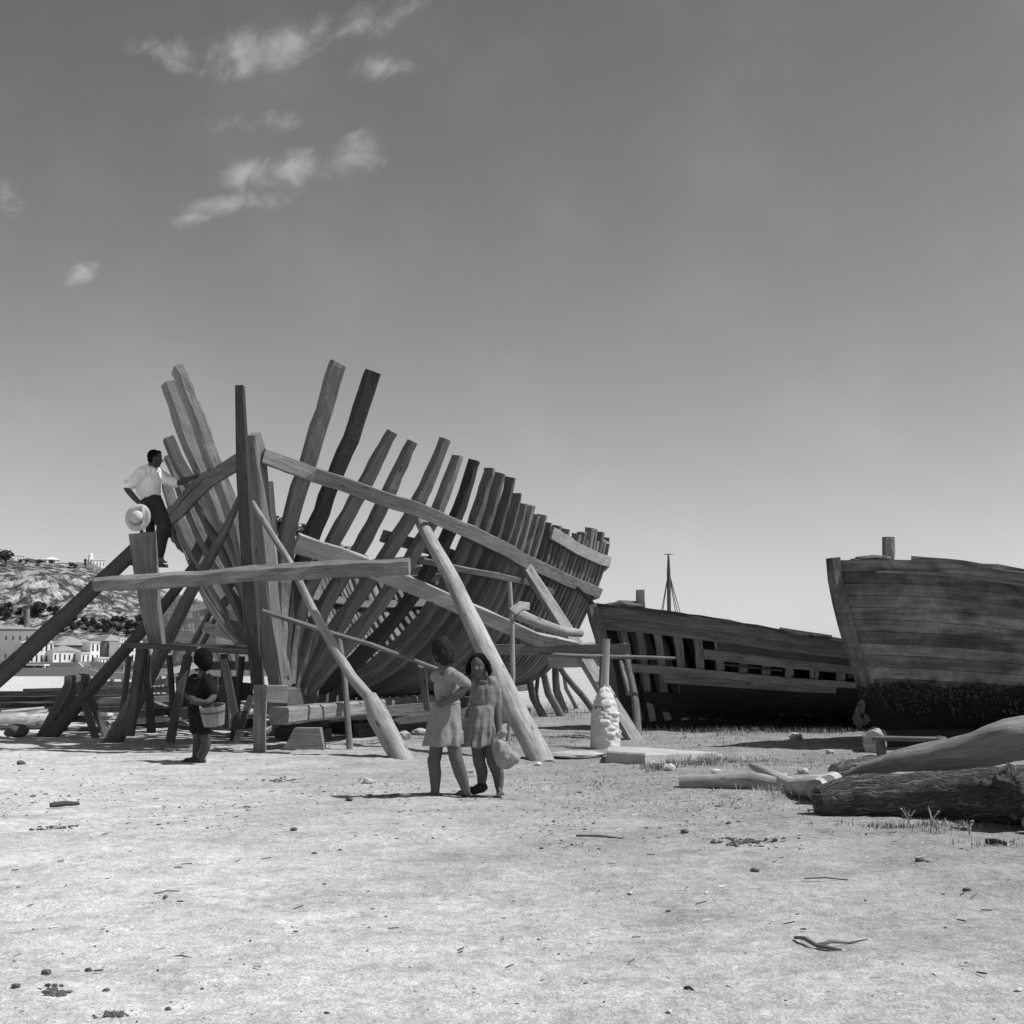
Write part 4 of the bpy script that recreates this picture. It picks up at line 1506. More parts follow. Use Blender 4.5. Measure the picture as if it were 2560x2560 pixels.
for k, (u0, v0, u1, v1, Y, w, mt, lb) in enumerate(((445, 1752, 640, 1748, 24.5, .22, 'timber_dark', "lowest dark board of the low stack added as shade behind the child"),
                                  (450, 1728, 630, 1724, 24.6, .2, 'timber_brown', "middle brown board of the low stack added as shade behind the child"),
                                  (440, 1706, 600, 1704, 24.7, .2, 'timber_dark', "topmost dark board of the low stack added as shade behind the child"),
                                  (300, 1790, 470, 1782, 22.8, .2, 'timber_dark', "broad dark board added as shade low on the ground behind the trestle"),
                                  (560, 1812, 640, 1806, 20.0, .14, 'timber_dark', "short dark board added as shade on the ground left of the short post"))):
    timber("shade_filler_board", [P(u0, v0, Y), P(u1, v1, Y + .3)], (.3, w), (0, 1, 0), mt, lb, "board")  # dark boards added to fill a bright gap in the shaded clutter
for k, (u0, v0, u1, v1, Y, lb) in enumerate(((300, 1800, 322, 1640, 21.5, "thin dark upright added as shade between the sawhorse and the trestle"), (438, 1800, 420, 1640, 20.5, "thin dark upright added as shade just left of the child"),
                             (585, 1822, 604, 1640, 19.5, "thin dark upright added as shade right of the child, beside the stem"))):
    a_, c_ = P(u0, v0, Y), P(u1, v1, Y)
    a_.z = 0
    pole("thin_post", [a_, c_], [.05, .045], 'pole_dark', lb, 'post', wob=.03)  # dark uprights added to make the shaded left side denser
rn = random.Random(66)
for k in range(26):
    u, v = rn.uniform(230, 650), rn.uniform(1772, 1850)
    if rn.random() < .35:
        u, v = rn.uniform(-10, 260), rn.uniform(1795, 1830)
    p = G(u, v)
    a = rn.gauss(0.1, .5)
    L_ = rn.uniform(.35, 1.4)
    d_ = Vector((math.cos(a), math.sin(a), 0)) * L_ / 2
    z_ = .03 + rn.uniform(0, .12)
    timber("scrap_board", [p - d_ + Vector((0, 0, z_)), p + d_ + Vector((0, 0, z_ * rn.uniform(.3, 1.6)))], (rn.uniform(.05, .16), rn.uniform(.025, .06)), (0, rn.uniform(.5, 1), rn.uniform(0, .8)),
           rn.choice(['timber_dark', 'timber_brown', 'timber', 'timber_pale', 'batten']), "weathered scrap board lying in the clutter beneath the staging on the left", "scrap board", "scrap boards beneath the staging")

# small open boat, partly planked, with bare ribs
sb = thing("rowing_boat", P(330, 1765, 31), "small half-built rowing boat with bare ribs and a pale gunwale, beyond the timber pile", "boat")
YB = 31.0
gw = [P(193, 1662, YB), P(205, 1676, YB - .3), P(250, 1688, YB - .7), P(330, 1690, YB - .9), P(420, 1679, YB - .8), P(505, 1660, YB - .3)]
gw2 = [P(193, 1662, YB), P(225, 1660, YB + .6), P(330, 1668, YB + .9), P(430, 1664, YB + .8), P(505, 1656, YB - .2)]
timber("gunwale", gw, (.06, .15), (0, 1, 0), 'timber_pale', None, parent=sb, sub=.4)
timber("gunwale", gw2, (.06, .12), (0, 1, 0), 'timber', None, parent=sb, sub=.4)
timber("plank", [p + Vector((0.05, .03, -.2)) for p in gw], (.03, .14), (0, 1, 0), 'timber_brown', None, parent=sb, sub=.4)
timber("keel", [P(210, 1680, YB), P(245, 1745, YB), P(470, 1752, YB), P(500, 1660, YB)], (.09, .1), (0, 1, 0), 'timber_dark', None, parent=sb)
for k in range(11):
    f = (k + .7) / 11.5
    def along(L_, f):
        q = f * (len(L_) - 1)
        i_ = min(int(q), len(L_) - 2)
        return L_[i_].lerp(L_[i_ + 1], q - i_)
    a, c = along(gw, .15 + .8 * f), along(gw2, .12 + .82 * f)
    kx = (a.x + c.x) / 2
    kp = Vector((kx, YB, P(300, 1746, YB).z))
    timber("rib", [a, a.lerp(kp, .6) + Vector((0, -.12, -.18)), kp + Vector((0, -.12, 0.02)), kp + Vector((0, .12, .02)), c.lerp(kp, .6) + Vector((0, .12, -.18)), c], (.055, .06), (1, 0, 0),
           'timber', None, parent=sb, sub=.3)
for k, u in enumerate((250, 400)):
    timber("chock", [P(u, 1748, YB), P(u, 1762, YB - .1)], (.2, .25), (1, 0, 0), 'timber_dark', None, parent=sb)

# second ship in frame far behind, sunlit ribs
s2 = thing("distant_ship_frame", (px_x(500, 36), 37, 0), "second ship in frame far behind the bow, its planks and ribs bright in the sun", "ship")
Y2 = 36.0
rn = random.Random(21)
for k in range(23):
    f = k / 22
    ub, ut = 452 + 190 * f, 388 + 225 * f
    vb_, vt = 1652 + 2 * f, 1486 - 10 * math.sin(f * 3.1) + 46 * f
    a = P(ub, vb_ + 8, Y2 - 1.6 * math.sin(f * 3.0) * 0 + .8 * f)
    m_ = P(ub * .45 + ut * .55 - 8, vb_ * .5 + vt * .5, Y2 - 1.0 + .8 * f)
    c = P(ut, vt + rn.uniform(-6, 6), Y2 - 1.5 + .8 * f)
    timber("rib", [a, m_, c], (.085, .07), (1, 0, 0), rn.choice(['batten', 'batten', 'timber', 'timber_pale']), None, parent=s2, sub=.5)
for (f0, uu0, vv0, uu1, vv1, w) in ((0, 386, 1536, 560, 1504, .16), (0, 400, 1562, 600, 1528, .12), (0, 440, 1590, 640, 1596, .3)):
    timber("ribband", [P(uu0, vv0, Y2 - 1.75), P((uu0 + uu1) / 2, (vv0 + vv1) / 2 + 3, Y2 - 1.6), P(uu1, vv1, Y2 - 1.0)], (.06, w), (0, 1, 0), 'timber', None, parent=s2, sub=.6)
timber("keel", [P(440, 1662, Y2), P(655, 1664, Y2 + .8)], (.25, .25), (0, 1, 0), 'timber_dark', None, parent=s2)
for u0, v0, u1, v1 in ((412, 1690, 446, 1600), (600, 1690, 590, 1600), (500, 1700, 505, 1650)):
    timber("shore", [P(u0, v0 + 40, Y2 - 2.2), P(u1, v1, Y2 - 1.7)], (.1, .1), (0, 1, 0), 'timber_dark', None, parent=s2)
pole("round_prop", [P(468, 1640, 24), P(530, 1525, 23.4)], .05, 'pole_dark', "upper one of two thin dark sticks left of the stem, under the crossbeam", 'prop')
pole("round_prop", [P(490, 1640, 24), P(540, 1535, 23.4)], .04, 'pole_dark', "lower one of two thin dark sticks left of the stem, under the crossbeam", 'prop')
timber("slung_plank", [P(510, 1567, 23.0), P(580, 1588, 22.6)], (.16, .04), (0, .3, 1), 'timber_pale', "pale board end sticking out behind the port bow ribs", "plank")
# stacked crates/boards in the shade right of the child
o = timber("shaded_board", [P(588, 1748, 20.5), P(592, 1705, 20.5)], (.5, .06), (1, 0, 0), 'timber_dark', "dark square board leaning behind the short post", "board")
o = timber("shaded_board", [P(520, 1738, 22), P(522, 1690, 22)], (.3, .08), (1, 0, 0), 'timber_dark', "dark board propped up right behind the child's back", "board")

# ================================================================ OLD BOATS ON THE RIGHT


def old_boat(name, label, foot, ang, L, stem_prof, sheer, B, keel_z, strakes, mats, flare, ribs=None, group=None, near=-1, keel_slope=0.0, inner=True, thick=.045, seed=1, stem_sz=(.16, .2), rib_mat='wreck_pale'):
    """foot: world point below the stem foot; ang: direction of the keel from bow to stern;
    stem_prof: list of (t, s) with t 0 keel .. 1 sheer; sheer(s) height; B(s) half beam at sheer"""
    rn = random.Random(seed)
    root = thing(name, (foot.x, foot.y, 0), label, "boat", group)
    e = Vector((math.cos(ang), math.sin(ang), 0))
    nn = Vector((e.y, -e.x, 0))            # towards the camera

    def stem_s(t):
        for (t0, s0), (t1, s1) in zip(stem_prof, stem_prof[1:]):
            if t <= t1 + 1e-6:
                return s0 + (s1 - s0) * (t - t0) / max(1e-6, t1 - t0)
        return stem_prof[-1][1]

    def pt(u, t, side, off=0.0):
        s = stem_s(t) * (1 - u) + L * u
        zs = sheer(s)
        z = keel_z + keel_slope * s + (zs - keel_z - keel_slope * s) * t
        w = B(u)
        b_ = w * flare(u, t)
        q = foot + e * s + nn * ((b_ + off) * (1 if side == near else -1))
        q.z = z
        return q
    nu = 48
    for (t0, t1, u0, u1, mi, side) in strakes:
        rows = []
        n_ = max(6, int(nu * (u1 - u0)))
        jo = rn.uniform(-.003, .003)
        for k in range(n_ + 1):
            u = u0 + (u1 - u0) * k / n_
            ju = rn.uniform(-.0015, .0015)
            gp_ = .0012 if side == near else -.004
            a, c = t0 + gp_, t1 - gp_
            outer = [pt(u, a + (c - a) * q / 3, side, jo + ju) for q in range(4)]
            inn = [pt(u, a + (c - a) * q / 3, side, -thick) for q in (3, 0)]
            rows.append(outer + inn)
        m = MB()
        ll = L
        hh = 2.2
        vv = [t0 * hh, t0 * hh + (t1 - t0) * hh / 3, t0 * hh + (t1 - t0) * hh * 2 / 3, t1 * hh, t1 * hh + .05, t0 * hh - .05, t0 * hh]
        m.quadgrid(rows, True, lambda i, j: ((u0 + (u1 - u0) * i / n_) * ll, vv[j]), flip=(side == near))
        m.ngon(rows[0], flip=(side != near))
        m.ngon(rows[-1], flip=(side == near))
        o = m.build("strake", mats[mi], root)
        bm = bmesh.new()
        bm.from_mesh(o.data)
        bmesh.ops.recalc_face_normals(bm, faces=bm.faces)
        bm.to_mesh(o.data)
        bm.free()
    # stem
    st_ = []
    for k in range(9):
        t = k / 8 * 1.02
        st_.append(pt(0, min(t, 1.0), near) * 1.0 - e * .07 + Vector((0, 0, .03 if k == 8 else 0)))
        q = st_[-1]
        # bring to the centre line
        s = stem_s(min(t, 1.0))
        st_[-1] = Vector((foot.x + e.x * (s - .07), foot.y + e.y * (s - .07), q.z))
    timber("stem", st_, [(stem_sz[0], stem_sz[1])] * len(st_), nn, 'wreck_paint' if mats[0] != 'old_hull' else 'old_hull', None, parent=root, sub=.2, jit=.012, ch=.2)
    timber("keel", [foot + e * (stem_s(0) - .1) + Vector((0, 0, keel_z)), foot + e * L + Vector((0, 0, keel_z + keel_slope * L))], (.18, .22), nn, 'tarred', None, parent=root)
    # ribs
    if ribs:
        for (u, w) in ribs:
            for side in (near, -near):
                pts = [pt(u, t / 10, side, -thick - .05) for t in range(11)]
                mb = MB().sweep(pts, (w, .09), e, .1, .006, 1)
                mb.build("rib", [rib_mat, 'endgrain'], root)
    return root, pt, e, nn


def boat_flare(mid=.42):
    def fl(u, t):
        # bow sections nearly straight and hollow, midship round
        k = min(1.0, u / .35)
        p = (1.5 - .5 * min(1, u / .1)) * (1 - k) + mid * k
        v = max(0.0, t) ** p
        return max(.03, v)
    return fl


# --- the wrecked boat
WF = G(1533, 1822)
WANG = R(8)


def w_sheer(s):
    return lerp_tab([(-.3, 1.98), (.5, 1.88), (1.5, 1.70), (2.7, 1.48), (4.2, 1.27), (6, 1.2), (9, 1.6)])(s)


def w_B(u):
    return 1.45 * math.sin(min(1.0, u / .42) * math.pi / 2) ** .8 * (1 if u < .6 else 1 - 1.2 * (u - .6) ** 2) + .02


ws = []
# near side: (t0,t1,u0,u1,material index)
ws += [(.90, 1.0, 0, 1, 0, -1), (.80, .90, 0, 1, 0, -1)]
ws += [(.72, .80, .19, 1, 2, -1), (.62, .72, .165, 1, 1, -1)]
ws += [(.575, .625, .42, .74, 2, -1), (.525, .57, .56, 1, 3, -1), (.575, .60, .2, .3, 2, -1)]
ws += [(.44, .52, 0.015, .5, 1, -1), (.44, .52, .5, 1, 3, -1), (.36, .44, .09, .40, 1, -1), (.36, .44, .40, 1, 3, -1)]
ws += [(.27, .36, .12, 1, 3, -1), (.18, .27, .05, 1, 3, -1), (.09, .18, .03, 1, 3, -1), (0.0, .09, 0, 1, 3, -1)]
for k in range(9):
    ws.append((k / 9, (k + 1) / 9, 0, 1, 4, 1))
wreck, wpt, we, wn = old_boat("wrecked_boat", "derelict wooden boat with missing planks and exposed ribs, left of the big bow", WF, WANG, 8.5,
                              [(0, .12), (.35, .02), (.7, -.10), (1, -.26)], w_sheer, w_B, .12, ws, ['wreck_paint', 'wreck_pale', 'wreck_dark', 'tarred', 'inside'], boat_flare(.45),
                              ribs=[(.035, .10), (.062, .11), (.092, .12), (.126, .13), (.16, .13), (.195, .13), (.235, .13), (.275, .13), (.315, .13), (.36, .13), (.41, .13), (.46, .13), (.52, .13), (.58, .13), (.65, .13), (.73, .13), (.82, .13), (.91, .13)], seed=4)
# deck so that the inside stays dark
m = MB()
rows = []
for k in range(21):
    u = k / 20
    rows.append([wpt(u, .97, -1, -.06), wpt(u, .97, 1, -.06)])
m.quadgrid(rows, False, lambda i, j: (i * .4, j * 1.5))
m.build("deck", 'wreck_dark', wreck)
timber("rail", [wpt(u / 14, 1.0, -1, .0) + Vector((0, 0, .02)) for u in range(15)], (.10, .05), wn, 'wreck_dark', None, parent=wreck, sub=.2, jit=.012)
for a, c in ((.30, .39), (.62, .72)):
    timber("rail_repair", [wpt(a, 1.0, -1, 0) + Vector((0, 0, .06)), wpt(c, 1.0, -1, 0) + Vector((0, 0, .06))], (.09, .03), wn, 'timber_pale', "pale new piece of rail", parent=wreck)
q = wpt(.075, 1, -1, -.12)
timber("bitt_post", [q + Vector((0, .1, -.2)), q + Vector((-.02, .1, .34))], [(.16, .13), (.13, .11)], (1, 0, 0), 'wreck_pale', None, parent=wreck, sub=.2)
m = MB()
for k, (du, dz, r) in enumerate(((.035, .05, .12), (.05, .07, .15), (.06, .06, .12), (.045, .10, .10))):
    c = wpt(du, 1, -1, -.15)
    m.blob((c.x, c.y, c.z + dz), (r * 1.6, r, r * .45), k, 2, .35, 1.6)
o = m.build("sailcloth_bundle", 'rope')
tag(o, "crumpled bundle lying on the wrecked boat's foredeck beside the bitt post", "bundle")
for k, (t0, s_, ln) in enumerate(((.20, .9, .16), (.13, 1.1, .12), (.105, 1.6, .18), (.31, .85, .14))):
    pass

# poles leaning at the wreck's bow
pole("thin_post", [P(1594, 1852, 19.4), P(1586, 1740, 19.9), P(1560, 1612, 20.6)], [.06, .055, .04], 'pole_grey', "pole leaning on the wrecked boat's bow, its foot right of the squared strut", 'post')
pole("thin_post", [P(1572, 1735, 20.6), P(1551, 1654, 21.2)], [.045, .035], 'pole_grey', "shorter pole leaning against the wrecked boat's bow planks", 'post')

# --- the big bow on the right
XF = G(2178, 1866)
XANG = R(14)
x_sh = lerp_tab([(-.7, 2.42), (0, 2.42), (.6, 2.38), (1.5, 2.22), (2.6, 2.0), (4, 1.8), (6, 1.7), (10, 2.0)])


def x_B(u):
    return 1.75 * math.sin(min(1.0, u / .40) * math.pi / 2) ** .85 * (1 if u < .6 else 1 - 1.1 * (u - .6) ** 2) + .02


xs = []
NS = 15
for k in range(NS):
    xs.append((k / NS, (k + 1) / NS, 0, 1, 0, -1))
    xs.append((k / NS, (k + 1) / NS, 0, 1, 0, 1))
big, xpt, xe, xn = old_boat("beached_boat", "big old boat hull with a weedy dark bottom, cut off by the right photo edge", XF, XANG, 10.5,
                            [(0, .15), (.14, .08), (.32, -.02), (.5, -.155), (.64, -.25), (.85, -.37), (1, -.41)], x_sh, x_B, .1, xs, ['old_hull'], boat_flare(.5), seed=9, stem_sz=(.15, .17))
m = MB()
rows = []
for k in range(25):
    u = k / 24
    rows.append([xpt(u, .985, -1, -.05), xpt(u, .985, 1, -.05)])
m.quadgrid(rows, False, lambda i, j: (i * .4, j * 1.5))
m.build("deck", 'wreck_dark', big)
timber("rail", [xpt(u / 30, 1.0, -1, .012) + Vector((0, 0, .012)) for u in range(2, 31)], (.10, .055), xn, 'wreck_paint', None, parent=big, sub=.2, jit=.014)
timber("rail", [xpt(u / 30, 1.0, 1, .012) + Vector((0, 0, .012)) for u in range(2, 31)], (.10, .055), xn, 'wreck_paint', None, parent=big, sub=.2, jit=.014)
timber("rub_rail", [xpt(u / 30, .93, -1, .012) for u in range(1, 31)], (.03, .035), xn, 'wreck_pale', None, parent=big, sub=.2, jit=.006)
q = (xpt(.066, 1, -1) + xpt(.066, 1, 1)) / 2
timber("bitt_post", [q + Vector((0, 0, -.25)), q + Vector((.02, 0, .34))], [(.13, .13), (.145, .13)], (1, 0, 0), 'wreck_pale', None, parent=big, sub=.15, jit=.012)
m = MB()
for k, (du, dz, r) in enumerate(((.022, .0, .07), (.032, .02, .10), (.044, .035, .10), (.05, .04, .09))):
    c = xpt(du, 1, -1) * .65 + xpt(du, 1, 1) * .35
    m.blob((c.x, c.y, c.z + dz), (r * 1.5, r * 1.2, r * .4), k + 5, 2, .35, 1.6)
o = m.build("rope_heap", 'rope')
tag(o, "flat grey heap on the big boat's foredeck beside its bitt post", "bundle")
# weed hanging from the bottom
m = MB()
rn = random.Random(77)
for k in range(900):
    u = rn.random() ** 1.2 * .42
    t = rn.uniform(.12, .28) + .02 * math.sin(u * 31)
    if rn.random() > (1.15 - abs(t - .30) * 5):
        continue
    c = xpt(u, t, -1, .012)
    r = rn.uniform(.004, .016)
    m.blob((c.x, c.y, c.z), (r * rn.uniform(.6, 1.6), r * .7, r * rn.uniform(.7, 2.2)), k, 1, .9, 2.5)
o = m.build("weed_growth", 'weed' if 'weed' in MATS else 'leaf_near', big)
o['kind'] = 'stuff'
# chocks, rag and planks by the stem
p = G(2182, 1884)
pole("gnarled_log", [Vector((p.x, p.y, .13)), Vector((p.x + .25, p.y + .9, .15))], [.13, .15], 'wreck_pale', "pale gnarled log end chocked under the big boat's stem", "log", jit=.25, capm='pole_bare')
m = MB()
for k in range(7):
    c = P(2152 + rn.uniform(-12, 14), 1785 + rn.uniform(-28, 26), XF.y - .25)
    m.blob((c.x, c.y, c.z), (.035, .03, .06), k, 3, .9, 2.6)
o = m.build("torn_rag", 'rope')
tag(o, "torn pale rag hanging at the big boat's stem foot", "rag")
cr = thing("low_stool", P(2300, 1885, 15.9), "low wooden stand in the big boat's shade behind the bare trunk", "stand")
timber("top", [P(2190, 1846, 16.2), P(2358, 1848, 15.8)], (.3, .04), (0, 1, 0), 'timber_brown', None, parent=cr)
timber("leg", [P(2346, 1850, 15.8), P(2342, 1888, 15.7)], (.06, .2), (1, 0, 0), 'timber_brown', None, parent=cr)
timber("leg", [P(2200, 1850, 16.2), P(2204, 1884, 16.1)], (.06, .2), (1, 0, 0), 'timber_brown', None, parent=cr)
timber("ground_plank", [P(2282, 1874, 13.2), P(2330, 1884, 13.4)], (.1, .05), (0, 1, 0), 'timber_pale', "bright short plank end poking out behind the bare trunk", "plank")

# distant sailing boat whose mast shows above the wreck
YM = 95.0
mb_ = thing("moored_boat", (px_x(1672, YM), YM, SEAZ), "distant sailing boat moored offshore, only its tall mast showing above the wrecked boat", "boat")
zt_, zb_ = zat(1385, YM), SEAZ + .6
x = px_x(1672, YM)
mast_ = MB().tube([(x, YM, zb_), (x, YM, zat(1430, YM)), (x, YM, zt_)], [.17, .13, .06], 10).build("mast", 'pole_dark', mb_, True)
MB().tube([(x - .3, YM, zt_ - .02), (x + .3, YM, zt_ - .02)], [.03, .03], 6).build("crosstree", 'pole_dark', mast_)
for du in (-24, -20, 20, 26, 34):
    MB().tube([(px_x(1672 + du * 1.35, YM), YM, zat(1600, YM)), (x, YM, zat(1428, YM))], [.028, .028], 5).build("shroud", 'iron', mast_)
m = MB()
rows = []
for k in range(13):
    f = k / 12
    w = 1.3 * math.sin(math.pi * min(1, f * .9 + .08)) ** .6
    xx = x - 4.5 + 9 * f
    zz = SEAZ + 1.3 + .7 * (2 * f - 1) ** 2
    rows.append([Vector((xx, YM - w, zz)), Vector((xx, YM - w * .6, SEAZ - .3)), Vector((xx, YM + w * .6, SEAZ - .3)), Vector((xx, YM + w, zz))])
m.quadgrid(rows, True, lambda i, j: (i * .7, j * .8))
m.build("hull", 'wreck_paint', mb_)

# ================================================================ CAIRN, SLAB, LOGS
cn = thing("stone_cairn", P(1512, 1866, 17.3), "whitewashed conical cairn of rough stones beside the pale slab", "cairn")
cc = G(1513, 1872)
rn = random.Random(8)
k = 0
CR = lerp_tab([(0, .185), (.25, .185), (.45, .168), (.6, .135), (.70, .09), (.76, .05), (.78, .01)])
m = MB()
rows = []
for i_ in range(60):
    z = .81 * i_ / 59
    rows.append([Vector((cc.x + math.cos(6.2832 * q / 72) * CR(z), cc.y + math.sin(6.2832 * q / 72) * CR(z), z)) for q in range(72)])
for rr in rows:
    for v_ in rr:
        o_ = Vector((v_.x - cc.x, v_.y - cc.y, 0))
        q_ = Vector((v_.x * 7, v_.y * 7, v_.z * 11 + 3))
        dd_ = noise.voronoi(q_)[0]
        e_ = min(1.0, (dd_[1] - dd_[0]) / .35)
        v_ += o_.normalized() * (.017 * (e_ - .6) + .010 * noise.noise(v_ * 14))
m.quadgrid(rows, True, lambda i, j: (i * .025, j * .04))
m.ngon(rows[-1])
m.build("masonry", 'stone_white', cn, True)
for lay, (z, n_) in enumerate(((.07, 8), (.2, 8), (.33, 7), (.45, 7), (.57, 5), (.68, 3))):
    for j in range(n_):
        if rn.random() < .6:
            continue
        a = 6.283 * j / n_ + lay * .45 + rn.uniform(-.15, .15)
        r = CR(z) - .045
        s = rn.uniform(.6, 1.15)
        MB().blob((cc.x + math.cos(a) * r, cc.y + math.sin(a) * r, z + rn.uniform(-.02, .02)), (.075 * s, .075 * s, .05 * rn.uniform(.7, 1.2)), k, 2, .3, 1.4).build("stone", rn.choice(['stone_white', 'stone_white', 'stone']), cn)
        k += 1
MB().tube([P(1488, 1772, 17.3), P(1490, 1766, 17.3), P(1504, 1767, 17.3), P(1508, 1776, 17.3)], .012, 6).build("iron_ring", 'iron', cn)
pole("thin_post", [P(1509, 1790, 17.9), P(1510, 1700, 17.9), P(1515, 1596, 17.9)], [.06, .055, .045], 'pole_bare', "straight pale post standing just behind the stone cairn", 'post', wob=.015)
pole("thin_post", [P(1502, 1850, 18.6), P(1503, 1700, 18.6), P(1504, 1640, 18.6)], [.03, .03, .025], 'pole_grey', "thin grey stick behind the straight post at the cairn", 'post', wob=.02)
# slab
m = MB()
a0, a1, a2 = G(1513, 1906), G(1614, 1912), G(1800, 1893)
top = .125
def slab_ring(z, k):
    pts = [a0, a1, G(1700, 1904), a2, G(1806, 1892), G(1640, 1897), G(1520, 1894)]
    return [Vector((p.x + .012 * math.sin(i_ * 5 + k), p.y + .012 * math.cos(i_ * 3 + k), max(0.02, z * (1 if i_ < 2 or i_ > 4 else (.75 if i_ == 2 else .35))))) for i_, p in enumerate(pts)]
r0 = [Vector((p.x, p.y, -.05)) for p in slab_ring(0, 0)]
r1, r2 = slab_ring(top - .02, 1), slab_ring(top, 0)
c_ = sum(r2, Vector()) / len(r2)
r2 = [p.lerp(c_, .03) for p in r2]
m.quadgrid([r0, r1, r2], True, lambda i, j: (j * .4, i * .1))
m.ngon(r2)
o = m.build("stone_slab", 'stone')
bm = bmesh.new()
bm.from_mesh(o.data)
bmesh.ops.recalc_face_normals(bm, faces=bm.faces)
bmesh.ops.triangulate(bm, faces=bm.faces)
bmesh.ops.subdivide_edges(bm, edges=bm.edges, cuts=4, use_grid_fill=True)
for v in bm.verts:
    v.co += v.normal * 0.012 * noise.noise(v.co * 7)
bm.to_mesh(o.data)
bm.free()
tag(o, "long pale stone slab lying on the ground in front of the cairn", "slab")
# flat stone left of the slab by the cairn foot
p = G(1440, 1894)
o = MB().blob((p.x, p.y, .03), (.34, .2, .05), 4, 3, .2, 1.2).build("flat_stone", 'stone')
tag(o, "broad flat stone on the ground between strut foot and slab", "stone")

# log pile on the right: bark log
bl = thing("bark_log", G(2300, 2055), "thick log in deeply furrowed bark lying on the ground at the right", "log")
ax = [P(2040, 2002, 10.35), P(2120, 1994, 10.4), P(2280, 1992, 10.3), P(2420, 1998, 10.1), P(2560, 2010, 9.8), P(2760, 2030, 9.4)]
rad = [.11, .165, .175, .19, .215, .22]
for i_, p in enumerate(ax):
    p.z = max(p.z, rad[i_] - .03)
m = MB()
m.tube(ax, rad, 40, .02, 1, .04, .03, seed=3)
ob = m.build("trunk", ['bark', 'bark'], bl, True)
for v in ob.data.vertices:
    n_ = noise.noise(Vector((v.co.x * 5, v.co.y * 14, v.co.z * 14)))
    n2_ = abs(noise.noise(Vector((v.co.x * 6, v.co.y * 26, v.co.z * 26))))
    k_ = 1 + .05 * n_ + .05 * n2_
    # radial push from the local axis is close to a push in y,z
    v.co.z += .010 * n_ + .014 * n2_
    v.co.y -= .014 * n2_
kn = P(2520, 2040, 9.45)
kb = MB().blob((kn.x + .05, kn.y + .05, .24), (.17, .15, .15), 5, 4, .5, 2.4).build("burl", 'bark', bl, True)
MB().tube([kn + Vector((.11, -.10, -.03)), kn + Vector((.10, -.17, -.05))], [.055, .04], 14).build("knot", 'endgrain', bl, True)
# bare curved trunk on top
tp = [P(2106, 1944, 10.75), P(2160, 1924, 10.7), P(2240, 1905, 10.6), P(2340, 1892, 10.5), P(2440, 1878, 10.35), P(2520, 1852, 10.2), P(2600, 1836, 10.1), P(2760, 1800, 9.9)]
tr_ = [.015, .05, .085, .115, .14, .155, .16, .16]
b = MB()
b.tube(tp, tr_, 26, .015, 1, .05, .02, seed=12)
o = b.build("bare_trunk", ['trunk_bare', 'endgrain'], None, True)
for v in o.data.vertices:
    q_ = v.co
    n_ = noise.noise(Vector((q_.x * 1.6 + 5, q_.y * 6, q_.z * 9)))
    k_ = noise.noise(Vector((q_.x * 4, q_.y * 4, q_.z * 5 + 9)))
    v.co += v.normal * (.018 * n_ + .016 * max(0, k_ - .15))
tag(o, "smooth barkless curved trunk resting on the bark log", "trunk")
pole("bark_branch", [P(2085, 1930, 11.6), P(2160, 1918, 11.8), P(2240, 1908, 12.0)], [.07, .08, .08], 'bark', "short bark covered branch behind the tip of the bare trunk", "branch", jit=.08)
# pale left log with fork
fl = thing("forked_log", G(1850, 1985), "pale barkless forked log with sawn ends, left of the bark log", "log")
MB().tube([P(1700, 1958, 12.55), P(1790, 1956, 12.4), P(1880, 1954, 12.2), P(1960, 1972, 11.9), P(2008, 1986, 11.6)], [.075, .08, .085, .085, .08], 16, .04, 1, .12, .02).build("stem", ['pole_bare', 'endgrain'], fl, True)
MB().tube([P(1878, 1914, 12.6), P(1912, 1932, 12.3), P(1950, 1952, 12.0), P(1990, 1966, 11.6)], [.03, .05, .06, .065], 14, .03, 1, .08, .01).build("fork", ['pole_bare', 'endgrain'], fl, True)
MB().tube([P(1985, 1972, 11.5), P(2030, 1966, 11.2), P(2075, 1958, 11.0)], [.085, .09, .07], 16, .05, 1, .08, .01).build("stub", ['pole_bare', 'endgrain'], fl, True)
pole("sawn_billet", [P(2035, 1978, 10.95), P(2085, 1950, 11.3)], [.085, .08], 'pole_bare', "short sawn billet with a dark cut face, left end of the bark log", "log", jit=.05)
